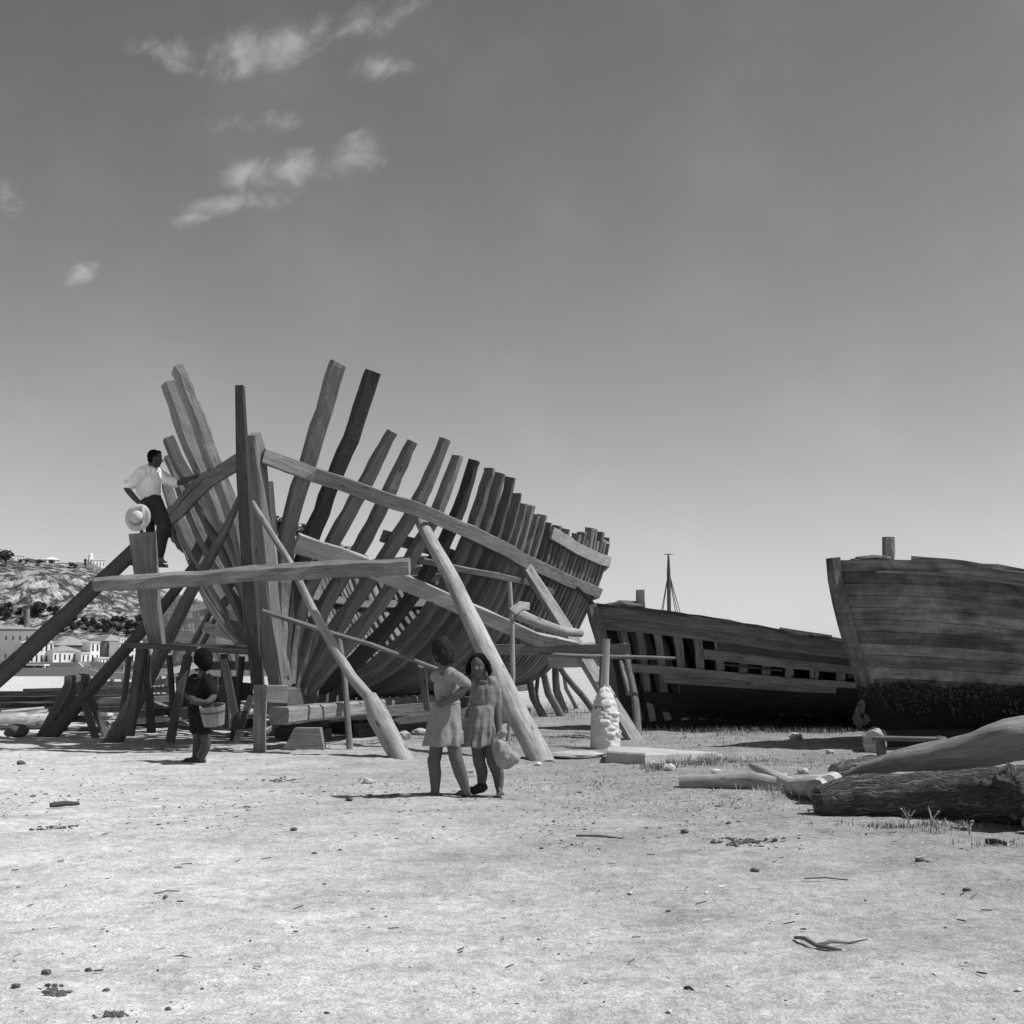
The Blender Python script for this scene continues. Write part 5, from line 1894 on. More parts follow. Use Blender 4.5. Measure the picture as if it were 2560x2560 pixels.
for (u, v, r, mt, nm, lb) in ((2008, 1936, .06, 'stone', "rock", "angular pale rock above the forked log's fork"),
                              (1957, 1944, .05, 'stone', "rock", "small rock touching the back of the forked log"),
                              (1673, 1926, .07, 'stone_white', "rock", "flat white rock left of the forked log's tip"),
                              (1790, 1933, .05, 'stone_white', "rock", "white rock just behind the middle of the forked log"),
                              (1990, 1848, .10, 'stone', "rock", "flat pale rock in the grass before the wrecked boat's stern"),
                              (2076, 1886, .06, 'stone', "rock", "flat stone in the grass below the big boat's bow shadow"),
                              (1712, 2080, .045, 'stone_dark', "rock", "lone pointed dark stone in front of the forked log"),
                              (1887, 2178, .042, 'stone_dark', "clod", "round dark clod alone on the sand, below the debris patch"),
                              (2300, 2158, .045, 'stone_dark', "clod", "round dark clod on the sand under the bark log's shadow"),
                              (2320, 2162, .022, 'stone_dark', "clod", "tiny dark clod touching the round one's right side"),
                              (2418, 2227, .035, 'stone_dark', "clod", "flat dark clod nearest the right photo edge"),
                              (115, 2441, .03, 'stone_dark', "clod", "roundest dark clod in the bottom left corner"),
                              (40, 2483, .026, 'stone_dark', "clod", "flat dark clod nearest the left photo edge at the bottom"),
                              (222, 2432, .022, 'stone_dark', "clod", "small dark clod right of the roundest one, bottom left"),
                              (266, 2476, .02, 'stone_dark', "clod", "small flat clod right of the dark burnt patch, bottom left"),
                              (420, 2528, .018, 'stone_dark', "clod", "small clod near the bottom photo edge, left of the middle"),
                              (874, 2003, .032, 'stone_dark', "clod", "dark clod left of the tall girl's shadow"),
                              (735, 2083, .036, 'chip_dark', "clod", "ragged dark clod alone on the trodden sand left of the girls"),
                              (53, 1911, .05, 'stone_dark', "clod", "dark clod on the ground under the left cut logs"),
                              (920, 1962, .05, 'stone', "rock", "small block of stone left of the tall girl's knees"),
                              (1630, 1912, .04, 'stone_white', "rock", "white stone in the grass at the slab's corner"),
                              (1345, 1914, .04, 'stone_white', "rock", "white stone at the thick strut's foot")):
    p = G(u, v)
    r *= .5 if v > 2070 else .8
    o = MB().blob((p.x, p.y, r * .45 + ground_z(p.x, p.y)), (r * 1.2, r, r * .75), u, 3, .35, 1.3).build(nm, mt)
    tag(o, lb, "stone" if nm == "rock" else "clod")
# driftwood root, bottom right
dr = P(1, 1, 1)
pts = [G(1985, 2352), G(2012, 2362), G(2040, 2372), G(2075, 2370), G(2120, 2366), G(2168, 2365)]
for i_, p in enumerate(pts):
    p.z = .014 + (.012 if i_ % 2 else 0)
b = MB().tube(pts, [.006, .009, .010, .008, .004, .003], 8, .2, 1, .03, .01)
b.tube([pts[2], pts[2] + Vector((.05, -.05, 0)), pts[2] + Vector((.09, -.055, -.005))], [.008, .008, .003], 8, .2)
o = b.build("driftwood_root", ['timber_brown', 'endgrain'], None, True)
tag(o, "crooked root on the sand at the bottom right", "root")
for (u0, v0, u1, v1, r, mt, lb) in ((125, 2020, 198, 2016, .02, 'timber_dark', "dark flat splinter on the sand far left"),
                                    (1440, 2094, 1556, 2100, .008, 'pole_grey', "straight thin stick on the sand below the girls"),
                                    (2010, 2198, 2120, 2202, .008, 'pole_bare', "pale thin stick right of the round clod"),
                                    (1635, 2012, 1680, 2012, .012, 'pole_bare', "short pale stick left of the bark log"),
                                    (425, 2397, 480, 2399, .004, 'pole_grey', "thin twig near the bottom left of the sand"),
                                    (385, 2237, 450, 2231, .004, 'pole_grey', "thin twig in the middle of the left sand"),
                                    (1710, 2474, 1735, 2484, .006, 'timber_dark', "dark curled twig at the bottom middle"),
                                    (2465, 2110, 2515, 2116, .02, 'timber_dark', "dark strip of bark near the right edge under the log's shadow")):
    a, c = G(u0, v0), G(u1, v1)
    a.z, c.z = r * .8 + .004, r * .8 + .004
    m_ = a.lerp(c, .5) + Vector((0, .01, .006))
    o = MB().tube([a, m_, c], [r, r, r * .6], 7, .15, 0, .05, .008).build("stick", mt, None, True)
    tag(o, lb, "stick")

# ================================================================ PEOPLE


class Clay:
    """closed lumps that are fused into one continuous skin"""

    def __init__(s):
        s.bm = bmesh.new()

    def ball(s, c, r, rot=None):
        if not isinstance(r, (tuple, list)):
            r = (r, r, r)
        M = Matrix.Translation(Vector(c)) @ (rot or Matrix.Identity(4)) @ Matrix.Diagonal((r[0], r[1], r[2], 1))
        bmesh.ops.create_icosphere(s.bm, subdivisions=3, radius=1, matrix=M)
        return s

    def limb(s, pts, rad, n=16, flat=1.0, side=None):
        """tapered closed limb through pts; flat<1 squashes it across `side`"""
        pts = [Vector(p) for p in pts]
        # smooth through the points
        P2, R2 = [], []
        for i in range(len(pts) - 1):
            p0, p1, p2, p3 = pts[max(i - 1, 0)], pts[i], pts[i + 1], pts[min(i + 2, len(pts) - 1)]
            for k in range(6):
                t = k / 6
                q = 0.5 * ((2 * p1) + (p2 - p0) * t + (2 * p0 - 5 * p1 + 4 * p2 - p3) * t * t + (3 * p1 - p0 - 3 * p2 + p3) * t ** 3)
                P2.append(q)
                R2.append(rad[i] * (1 - t) + rad[i + 1] * t)
        P2.append(pts[-1])
        R2.append(rad[-1])
        ref = side or (Vector((0, 1, 0)))
        rows = []
        for i, p in enumerate(P2):
            t = (P2[min(i + 1, len(P2) - 1)] - P2[max(i - 1, 0)]).normalized()
            a = t.cross(ref)
            if a.length < 1e-3:
                a = t.cross(Vector((1, 0, 0)))
            a.normalize()
            b_ = a.cross(t).normalized()
            rows.append([s.bm.verts.new(p + a * (R2[i] * math.cos(6.2832 * k / n)) + b_ * (R2[i] * flat * math.sin(6.2832 * k / n))) for k in range(n)])
        for r0, r1 in zip(rows, rows[1:]):
            for k in range(n):
                s.bm.faces.new((r0[k], r0[(k + 1) % n], r1[(k + 1) % n], r1[k]))
        s.bm.faces.new(rows[0][::-1])
        s.bm.faces.new(rows[-1])
        for p, r in ((P2[0], R2[0]), (P2[-1], R2[-1])):
            if flat == 1.0:
                s.ball(p, r * .99)
        return s

    def loft(s, rings):
        rows = [[s.bm.verts.new(p) for p in r] for r in rings]
        n = len(rows[0])
        for r0, r1 in zip(rows, rows[1:]):
            for k in range(n):
                s.bm.faces.new((r0[k], r0[(k + 1) % n], r1[(k + 1) % n], r1[k]))
        s.bm.faces.new(rows[0][::-1])
        s.bm.faces.new(rows[-1])
        return s

    def hand(s, wrist, d, palm_n, L, curl=.5, thumb=1):
        """palm, four unequal bent fingers and a thumb"""
        d = Vector(d).normalized()
        nrm = Vector(palm_n).normalized()
        side = d.cross(nrm).normalized()
        nrm = side.cross(d).normalized()
        w = Vector(wrist)
        s.limb([w - d * .02, w + d * L * .25, w + d * L * .48], [L * .15, L * .21, L * .21], 14, .5, nrm)
        for k, (o, ln) in enumerate(((-.16, .42), (-.055, .5), (.055, .47), (.155, .36))):
            b0 = w + d * L * .42 + side * (o * L)
            a1 = curl * .6
            a2 = curl * 1.5
            p1 = b0 + (d * math.cos(a1) + nrm * math.sin(a1)) * (ln * L * .55)
            p2 = p1 + (d * math.cos(a2) + nrm * math.sin(a2)) * (ln * L * .5)
            s.limb([b0, p1, p2], [L * .055, L * .052, L * .042], 8)
        t0 = w + d * L * .12 + side * (-thumb * .13 * L)
        t1 = t0 + (d * .6 - side * thumb * .65 + nrm * .35).normalized() * L * .25
        t2 = t1 + (d * .9 + nrm * .5).normalized() * L * .2
        s.limb([t0, t1, t2], [L * .07, L * .06, L * .05], 8)
        return s

    def foot(s, ankle, toe_dir, L, h):
        """ankle above ground by h; heel to toe length L"""
        a = Vector(ankle)
        t = Vector(toe_dir)
        t.z = 0
        t.normalize()
        sd = Vector((t.y, -t.x, 0))
        g = a.z - h
        heel = a - t * L * .22
        heel.z = g + L * .12
        ball_ = a + t * L * .5
        ball_.z = g + L * .09
        toe = a + t * L * .72
        toe.z = g + L * .055
        ins = a + t * L * .18
        ins.z = g + h * .62
        s.limb([heel, ins * .4 + heel * .6 - Vector((0, 0, h * .1)), ball_], [L * .115, L * .13, L * .13], 12)
        s.limb([a, ins, ball_], [L * .12, L * .12, L * .09], 12)
        for k in range(5):
            o = (k - 2) * L * .072
            q = ball_ + sd * o
            e = q + t * L * (.25 - .025 * abs(k - 1.2))
            q.z = g + L * .07
            e.z = g + L * .045
            s.limb([q, e], [L * .052, L * .045], 8)
        return s

    def build(s, name, mat, parent, voxel=.008, smooth=3, disp=None):
        o0 = wloc(parent) if parent else Vector((0, 0, 0))
        me = bpy.data.meshes.new(name)
        bmesh.ops.recalc_face_normals(s.bm, faces=s.bm.faces)
        s.bm.to_mesh(me)
        s.bm.free()
        o = bpy.data.objects.new(name, me)
        COL.objects.link(o)
        md = o.modifiers.new("r", 'REMESH')
        md.mode = 'VOXEL'
        md.voxel_size = voxel
        md.use_smooth_shade = True
        if smooth:
            sm = o.modifiers.new("s", 'SMOOTH')
            sm.iterations = smooth
            sm.factor = .5
        dg = bpy.context.evaluated_depsgraph_get()
        m2 = bpy.data.meshes.new_from_object(o.evaluated_get(dg))
        o.modifiers.clear()
        o.data = m2
        m2.name = name
        m2.materials.clear()
        m2.materials.append(MATS[mat])
        m2.transform(Matrix.Translation(-o0))
        if disp:
            for v in m2.vertices:
                v.co += v.normal * disp(v.co)
        m2.polygons.foreach_set("use_smooth", [True] * len(m2.polygons))
        bpy.data.meshes.remove(me)
        if parent:
            o.parent = parent
        return o


def rotz(a):
    return Matrix.Rotation(a, 4, 'Z')


def head(cl, c, H, face, chin_drop=0.0):
    """skull and jaw as part of the body; face = horizontal look direction; H = head height"""
    f = Vector(face).normalized()
    yaw = math.atan2(f.y, f.x)
    M = rotz(yaw)
    c = Vector(c)

    def L(x, y, z):
        return c + (M @ Vector((x * H, y * H, z * H)))
    cl.ball(L(-.02, 0, .09), (.41 * H, .335 * H, .40 * H), M)                 # cranium
    cl.limb([L(.06, 0, .0), L(.13, 0, -.2), L(.19, 0, -.40)], [.31 * H, .27 * H, .13 * H], 16)   # face to chin
    cl.limb([L(.10, .10, -.28), L(-.05, .22, -.2)], [.12 * H, .10 * H])
    cl.limb([L(.10, -.10, -.28), L(-.05, -.22, -.2)], [.12 * H, .10 * H])
    cl.limb([L(.33, 0, .03), L(.41, 0, -.1), L(.44, 0, -.145)], [.035 * H, .05 * H, .06 * H], 10)   # nose
    cl.limb([L(.31, -.05, -.255), L(.345, 0, -.25), L(.31, .05, -.255)], [.03 * H, .045 * H, .03 * H], 8)   # lips
    for sgn in (1, -1):
        cl.ball(L(-.03, sgn * .33, -.06), (.09 * H, .035 * H, .13 * H), M)       # ears
        cl.limb([L(.335, sgn * .05, .055), L(.30, sgn * .18, .06)], [.035 * H, .03 * H], 8)   # brow
        cl.ball(L(.26, sgn * .13, -.12), (.09 * H, .10 * H, .08 * H), M)         # cheek
    return L


def eyes(L, H, parent):
    for sgn in (1, -1):
        e = Clay()
        e.ball(L(.315, sgn * .125, 0.0), (.042 * H, .055 * H, .03 * H))
        e.build('eye', 'eye_dark', parent, .004, 1)
    e = Clay()
    e.limb([L(.345, -.075, -.262), L(.365, 0, -.258), L(.345, .075, -.262)], [.016 * H, .022 * H, .016 * H], 8)
    e.build('mouth', 'lip', parent, .004, 1)
    for sgn in (1, -1):
        e = Clay()
        e.limb([L(.355, sgn * .055, .075), L(.33, sgn * .15, .095), L(.28, sgn * .2, .07)], [.014 * H, .018 * H, .01 * H], 8)
        e.build('eyebrow', 'hair', parent, .004, 1)


def hair_disp(a):
    return lambda co: a * noise.noise(co * 42) + a * .8 * noise.noise(Vector((co.x * 90, co.y * 90, co.z * 18)))


def skirt_rings(top_c, top_r, bot_c, bot_r, n=64, folds=11, amp=.09, rows=12, depth=.72, ph=0.0, side=Vector((0, 1, 0))):
    top_c, bot_c = Vector(top_c), Vector(bot_c)
    out = []
    for i in range(rows + 1):
        t = i / rows
        c = top_c.lerp(bot_c, t)
        r = top_r + (bot_r - top_r) * (t ** .75)
        rg = []
        for k in range(n):
            an = 6.2832 * k / n
            w = 1 + amp * t * (math.sin(folds * an + ph + .6 * math.sin(3 * an)) + .4 * math.sin(folds * 1.7 * an + 2 * ph))
            rg.append(c + Vector((math.cos(an) * r * w, math.sin(an) * r * depth * w, .010 * math.sin(5 * an + ph) * t)))
        out.append(rg)
    return out


# ---- tall girl walking away to the left, hand on hip
YG = 11.52
def J(u, v, dy=0.0, Y=YG):
    return P(u, v, Y + dy)
gp = G(1120, 1998)
girl = thing("person", (gp.x, gp.y, 0), "girl in plain grey dress seen from behind, hand on hip, walking barefoot leftwards", "person")
c = Clay()
Lf = head(c, J(1104, 1632, .0), .215, (-.75, .65, 0))
c.limb([J(1110, 1655), J(1116, 1684)], [.046, .044])
c.limb([J(1116, 1680), J(1118, 1725), J(1117, 1760), J(1112, 1800)], [.08, .085, .08, .085], flat=.72, side=Vector((0, 1, 0)))
# legs
c.limb([J(1098, 1800, .06), J(1088, 1890, .05), J(1084, 1900, .04), J(1088, 1935, .05), J(1088, 1985, .03)], [.06, .056, .054, .052, .032])
c.limb([J(1126, 1800, -.02), J(1138, 1885, -.03), J(1142, 1902, -.03), J(1152, 1935, .0), J(1166, 1977, .03)], [.06, .058, .056, .055, .034])
c.foot(J(1088, 1981, .03), (-1, .1, 0), .21, .055)
c.foot(J(1166, 1973, .10), (-.55, 1, 0), .20, .055)
# near arm, hand on hip
c.limb([J(1128, 1690, -.07), J(1150, 1700, -.13), J(1167, 1715, -.14)], [.042, .038, .035])
c.limb([J(1167, 1715, -.14), J(1145, 1738, -.15), J(1122, 1752, -.14)], [.038, .036, .027])
c.hand(J(1124, 1751, -.14), (-1, .1, -.35), (0, 1, 0), .15, .5)
# far arm hanging in front
c.limb([J(1104, 1694, .10), J(1098, 1740, .13), J(1100, 1785, .12)], [.042, .036, .026])
c.hand(J(1100, 1785, .12), (-.2, 0, -1), (1, 0, 0), .15, .5)
c.build('body', 'skin_tan', girl, .007, 3)
c = Clay()
c.ball(J(1106, 1622, .0), (.085, .094, .106))
c.ball(J(1111, 1640, -.03), (.068, .072, .08))
c.ball(J(1096, 1614, .01), (.06, .07, .06))
for k in range(12):
    a = k * .52
    c.limb([J(1107, 1612) + Vector((math.cos(a) * .045, math.sin(a) * .045, .01)), J(1108, 1630) + Vector((math.cos(a) * .078, math.sin(a) * .08, 0)),
            J(1111, 1654) + Vector((math.cos(a) * .066 + .005, math.sin(a) * .062 - .015, .0))], [.026, .022, .012], 8)
c.build('hair', 'hair_brown', girl, .006, 1, hair_disp(.004))
c = Clay()
c.limb([J(1116, 1676), J(1117, 1700), J(1118, 1735), J(1116, 1762)], [.052, .100, .106, .098], 20, .74, Vector((0, 1, 0)))
c.limb([J(1128, 1688, -.06), J(1150, 1699, -.12), J(1164, 1711, -.14)], [.058, .053, .047], 16)
c.limb([J(1104, 1690, .08), J(1100, 1730, .12)], [.062, .052], 16)
c.limb([J(1095, 1690, .03), J(1125, 1684, -.02)], [.06, .06])
c.loft(skirt_rings(J(1116, 1752), .102, J(1107, 1864), .160, folds=8, amp=.10, depth=.85, ph=1.2))
def wr(co):
    return .010 * noise.noise(Vector((co.x * 16, co.y * 16, co.z * 9 + 4))) + .006 * noise.noise(Vector((co.x * 34, co.y * 34, co.z * 15)))
c.build('dress', 'dress_grey', girl, .008, 2, wr)
c = Clay()
c.loft([[J(1116, 1757) + Vector((math.cos(6.2832 * k / 32) * .118, math.sin(6.2832 * k / 32) * .092, dz)) for k in range(32)] for dz in (-.014, .014)])
c.build('belt', 'dress_grey', girl, .006, 1)

# ---- girl facing the camera, with the sack
Y2g = 11.75
def J2(u, v, dy=0.0):
    return P(u + 5, v, Y2g + dy)
gp = G(1218, 1985)
girl2 = thing("person", (gp.x, gp.y, 0), "dark haired girl in a checked dress looking at the camera, holding a tied sack", "person")
c = Clay()
H2 = .205
Lf2 = head(c, J2(1192, 1664), H2, (-.28, -1, 0))
c.limb([J2(1197, 1688), J2(1201, 1708)], [.044, .044])
c.limb([J2(1206, 1702), J2(1207, 1740), J2(1203, 1770), J2(1198, 1800)], [.08, .085, .075, .085], flat=.72, side=Vector((0, 1, 0)))
c.limb([J2(1182, 1800, .02), J2(1192, 1892, .02), J2(1193, 1905, .02), J2(1200, 1930, .05), J2(1198, 1966, .04)], [.06, .055, .053, .05, .031])
c.limb([J2(1212, 1800, .0), J2(1226, 1892, -.02), J2(1228, 1905, -.02), J2(1240, 1935, .03), J2(1243, 1972, .03)], [.06, .056, .054, .052, .032])
c.foot(J2(1243, 1970, .03), (.1, -1, 0), .19, .05)
c.foot(J2(1198, 1962, .04), (-.9, -.5, 0), .19, .05)
c.limb([J2(1228, 1712, .0), J2(1236, 1760, .03), J2(1238, 1772, .02), J2(1243, 1832, -.02)], [.046, .04, .037, .026])
c.hand(J2(1243, 1828, -.02), (.1, -.1, -1), (-1, -.3, 0), .15, .9)
c.limb([J2(1187, 1712, .03), J2(1182, 1756, .1), J2(1186, 1800, .12)], [.045, .038, .027])
c.hand(J2(1186, 1800, .12), (.1, 0, -1), (1, 0, 0), .14, .5)
c.build('body', 'skin_tan', girl2, .0065, 2)
eyes(Lf2, H2, girl2)
c = Clay()
c.ball(Lf2(-.06, 0, .14), (.36 * H2, .39 * H2, .39 * H2))
c.ball(Lf2(-.20, 0, -.08), (.26 * H2, .36 * H2, .34 * H2))
for sgn in (1, -1):
    c.limb([Lf2(.12, sgn * .20, .40), Lf2(.06, sgn * .38, .12), Lf2(.0, sgn * .46, -.2), Lf2(-.06, sgn * .44, -.36)], [.08 * H2, .11 * H2, .13 * H2, .07 * H2], 12)
    c.limb([Lf2(.24, sgn * .02, .36), Lf2(.20, sgn * .24, .26), Lf2(.10, sgn * .36, .08)], [.06 * H2, .07 * H2, .05 * H2], 10)
c.build('hair', 'hair', girl2, .006, 1, hair_disp(.005))
c = Clay()
c.limb([J2(1205, 1702), J2(1208, 1722), J2(1206, 1750), J2(1202, 1772)], [.06, .104, .106, .094], 20, .74, Vector((0, 1, 0)))
c.limb([J2(1222, 1706, .0), J2(1233, 1730, .02), J2(1236, 1764, .03)], [.06, .056, .047], 16)
c.limb([J2(1188, 1708, .03), J2(1182, 1742, .08)], [.056, .046], 16)
c.loft(skirt_rings(J2(1201, 1764), .098, J2(1191, 1866), .142, folds=13, amp=.10, depth=.88, ph=.3))
c.build('dress', 'dress_check', girl2, .0075, 2, wr)
c = Clay()
c.limb([J2(1204, 1966, .06), J2(1194, 1970, .0), J2(1180, 1977, -.06)], [.034, .042, .034], 12)
c.ball(J2(1192, 1976, .0), (.06, .085, .022))
c.build('shoe', 'shoe_dark', girl2, .006, 2)
# sack
sk = Clay()
def S_(u, v, dy=0.0):
    return P(u, v, 11.62 + dy)
sk.limb([S_(1242, 1842), S_(1244, 1856), S_(1252, 1880), S_(1262, 1900)], [.02, .05, .08, .08], 20)
sk.ball(S_(1272, 1895), (.10, .09, .062))
sk.ball(S_(1255, 1888), (.08, .075, .075))
sk.limb([S_(1243, 1845), S_(1250, 1836), S_(1258, 1832)], [.018, .03, .035], 12)
def skd(co):
    return .014 * noise.noise(Vector((co.x * 22, co.y * 22, co.z * 6))) + .007 * noise.noise(co * 34)
so = sk.build('cloth_sack', 'sack', None, .007, 2, skd)
tag(so, "pale cloth sack tied at the neck, hanging from the girl's hand", "sack")

# ---- child with the tub
Yc_ = 15.42
def J3(u, v, dy=0.0):
    return P(u, v, Yc_ + dy)
gp = G(495, 1905)
kid = thing("person", (gp.x, gp.y, 0), "barefoot child in a dark shirt and shorts carrying a wooden tub on the hip", "person")
c = Clay()
Lf3 = head(c, J3(507, 1652), .215, (-.45, .9, 0))
c.limb([J3(506, 1674), J3(503, 1698)], [.046, .045])
c.limb([J3(502, 1694), J3(500, 1730), J3(497, 1762), J3(497, 1790)], [.08, .09, .09, .09], flat=.75, side=Vector((0, 1, 0)))
c.limb([J3(492, 1790, .05), J3(494, 1835, .04), J3(494, 1842, .04), J3(493, 1868, .06), J3(488, 1893, .05)], [.06, .056, .054, .052, .033])
c.limb([J3(505, 1790, -.04), J3(514, 1838, -.06), J3(514, 1845, -.06), J3(514, 1868, -.03), J3(502, 1898, -.02)], [.06, .058, .056, .054, .034])
c.foot(J3(488, 1893, .05), (-1, .1, 0), .2, .05)
c.foot(J3(502, 1896, .0), (-1, .2, 0), .2, .05)
c.limb([J3(522, 1702, -.04), J3(534, 1738, -.10), J3(518, 1756, -.2), J3(496, 1757, -.2)], [.048, .04, .036, .027])
c.hand(J3(497, 1757, -.2), (-1, .2, .2), (0, 1, -.3), .15, .6)
c.limb([J3(486, 1702, .06), J3(472, 1732, .02), J3(474, 1742, -.05), J3(492, 1752, -.15)], [.046, .04, .036, .027])
c.hand(J3(490, 1751, -.14), (1, -.3, -.2), (0, 1, -.3), .15, .6)
c.build('body', 'skin_brown', kid, .007, 3)
c = Clay()
c.ball(J3(508, 1645), (.105, .11, .118))
c.ball(J3(513, 1656, -.03), (.085, .09, .10))
c.build('hair', 'hair', kid, .007, 1, hair_disp(.006))
c = Clay()
c.limb([J3(503, 1694), J3(501, 1720), J3(498, 1750), J3(497, 1772)], [.07, .135, .13, .125], 20, .76, Vector((0, 1, 0)))
c.limb([J3(520, 1700, -.03), J3(532, 1732, -.09)], [.075, .06], 16)
c.limb([J3(487, 1700, .05), J3(475, 1728, .02)], [.072, .06], 16)
c.build('shirt', 'shirt_black', kid, .008, 2, wr)
c = Clay()
c.limb([J3(497, 1765), J3(498, 1790)], [.125, .13], 20, .78, Vector((0, 1, 0)))
c.limb([J3(491, 1785, .05), J3(493, 1822, .045)], [.098, .082], 16)
c.limb([J3(506, 1785, -.04), J3(513, 1824, -.055)], [.10, .084], 16)
c.build('shorts', 'shirt_black', kid, .008, 2, wr)
# tub
tubr = thing("wooden_tub", J3(535, 1816, -.24), "pale wooden tub with a dark hoop carried by the child", "tub")
tc_, tb_ = J3(530, 1764, -.26), J3(535, 1812, -.22)
axis = (tc_ - tb_)
m = MB()
def tring(f, r):
    cc_ = tb_.lerp(tc_, f)
    a = axis.cross(Vector((0, 1, 0))).normalized()
    b2 = a.cross(axis.normalized()).normalized()
    return [cc_ + a * (r * math.cos(6.2832 * k / 40)) * (1 - .012 * (k % 3 == 0)) + b2 * (r * math.sin(6.2832 * k / 40)) * (1 - .012 * (k % 3 == 0)) for k in range(40)]
m.quadgrid([tring(0, .112), tring(.5, .128), tring(1, .142), tring(1, .128), tring(.06, .1)], True, lambda i, j: (i * .12, j * .025))
m.ngon(tring(0, .112))
m.ngon(tring(.06, .1))
o = staves_ = m.build("staves", 'timber', tubr)
bm = bmesh.new()
bm.from_mesh(o.data)
bmesh.ops.recalc_face_normals(bm, faces=bm.faces)
bm.to_mesh(o.data)
bm.free()
m = MB()
m.quadgrid([tring(.68, .1345), tring(.68, .139), tring(.76, .141), tring(.76, .137)], True)
m.build("hoop", 'iron', staves_)

# ---- man on the staging
YM_ = 18.75
def J4(u, v, dy=0.0):
    return P(u, v, YM_ + dy)
man = thing("person", J4(380, 1408), "man in white shirt and dark trousers standing on staging, hand on the ship", "person")
c = Clay()
HM = .235
Lm = head(c, J4(388, 1146), HM, (1, .25, 0))
c.limb([J4(382, 1160), J4(377, 1182)], [.058, .056])
c.limb([J4(376, 1180), J4(370, 1215), J4(374, 1240), J4(378, 1262)], [.11, .12, .11, .11], flat=.72, side=Vector((0, 1, 0)))
c.limb([J4(352, 1186, -.13), J4(326, 1210, -.15), J4(316, 1218, -.15), J4(332, 1240, -.2), J4(349, 1258, -.25)], [.058, .05, .045, .042, .031])
c.hand(J4(348, 1256, -.25), (.5, -.1, -1), (.3, 1, 0), .18, .9)
c.limb([J4(392, 1186, .15), J4(420, 1200, .2), J4(440, 1208, .2), J4(465, 1200, .1), J4(486, 1192, .0)], [.056, .048, .044, .04, .03])
c.hand(J4(484, 1192, .0), (1, -.2, .25), (0, .2, -1), .18, .5)
c.limb([J4(386, 1262, -.09), J4(404, 1300, -.12), J4(408, 1316, -.12), J4(399, 1350, -.08), J4(391, 1394, -.05)], [.105, .075, .07, .062, .038])
c.limb([J4(370, 1264, .08), J4(366, 1330, .05), J4(364, 1345, .05), J4(362, 1396, .05)], [.105, .07, .066, .04])
c.build('body', 'skin_brown', man, .008, 3)
eyes(Lm, HM, man)
c = Clay()
c.ball(Lm(-.08, 0, .16), (.39 * HM, .36 * HM, .37 * HM), rotz(math.atan2(.25, 1)))
c.ball(Lm(-.2, 0, .0), (.24 * HM, .33 * HM, .36 * HM))
c.ball(Lm(.18, 0, .36), (.18 * HM, .26 * HM, .12 * HM))
c.build('hair', 'hair', man, .007, 1, hair_disp(.004))
c = Clay()
c.limb([J4(376, 1178), J4(372, 1198), J4(371, 1222), J4(377, 1246)], [.11, .18, .18, .15], 20, .72, Vector((0, 1, 0)))
c.limb([J4(356, 1182, -.10), J4(334, 1204, -.15), J4(318, 1214, -.15)], [.092, .085, .07], 16)
c.limb([J4(392, 1184, .12), J4(420, 1200, .2), J4(442, 1208, .2)], [.085, .075, .062], 16)
c.limb([J4(368, 1176, -.08), J4(388, 1178, .08)], [.075, .07])
c.limb([J4(371, 1168, 0), J4(384, 1176, -.06)], [.05, .04])
c.build('shirt', 'shirt_white', man, .008, 2, lambda co: .013 * noise.noise(Vector((co.x * 11 + co.z * 6, co.y * 11, co.z * 17))) + .008 * noise.noise(co * 26))
c = Clay()
c.limb([J4(376, 1240), J4(378, 1262)], [.145, .15], 20, .76, Vector((0, 1, 0)))
c.limb([J4(386, 1260, -.08), J4(404, 1298, -.12), J4(410, 1314, -.12), J4(402, 1350, -.08), J4(396, 1388, -.05)], [.13, .105, .10, .095, .078], 18)
c.limb([J4(370, 1260, .08), J4(368, 1330, .05), J4(366, 1386, .05)], [.13, .10, .078], 18)
c.build('trousers', 'trousers_dark', man, .009, 2, lambda co: .008 * noise.noise(co * 12) + .006 * noise.noise(Vector((co.x * 30, co.y * 30, co.z * 14))))
for (u, v, dy) in ((391, 1398, -.05), (362, 1400, .05)):
    c = Clay()
    c.limb([J4(u - 3, v + 1, dy), J4(u + 4, v, dy - .01), J4(u + 13, v + 4, dy - .03)], [.045, .05, .042], 12)
    c.ball(J4(u + 4, v + 7, dy - .02), (.135, .05, .022))
    c.build('shoe', 'shoe_grey', man, .007, 2)
# the board he stands on, behind the upright timber
timber("staging_board", [P(338, 1412, 18.74), P(408, 1413, 18.68)], (.34, .035), (0, 1, 0), 'timber_dark', "short board on the dark pole's top under the man's feet", "board")
# straw hat in his hand
ht = thing("straw_hat", J4(344, 1294, -.33), "broad straw hat held in the man's lowered hand", "hat")
hc = J4(345, 1294, -.33)
hn = Vector((-.25, -1, .12)).normalized()
ha = hn.cross(Vector((0, 0, 1))).normalized()
hb_ = ha.cross(hn).normalized()
def hring(r, d, wv=0):
    return [hc + hn * (d + wv * math.sin(3 * 6.2832 * k / 40)) + ha * (r * math.cos(6.2832 * k / 40)) + hb_ * (r * math.sin(6.2832 * k / 40)) for k in range(40)]
m = MB()
m.quadgrid([hring(.19, .0, .008), hring(.187, .008, .008), hring(.09, .004), hring(.09, -.004), hring(.187, -.004, .008), hring(.19, .0, .008)], True)
m.build("brim", 'straw', ht, True)
m = MB()
m.quadgrid([hring(.092, .006), hring(.088, .05), hring(.07, .085), hring(.03, .095)], True)
m.ngon(hring(.03, .095))
m.build("crown", 'straw', ht, True)
m = MB()
m.quadgrid([hring(.095, .008), hring(.094, .03)], True)
m.build("hat_band", 'straw_dark', ht, True)
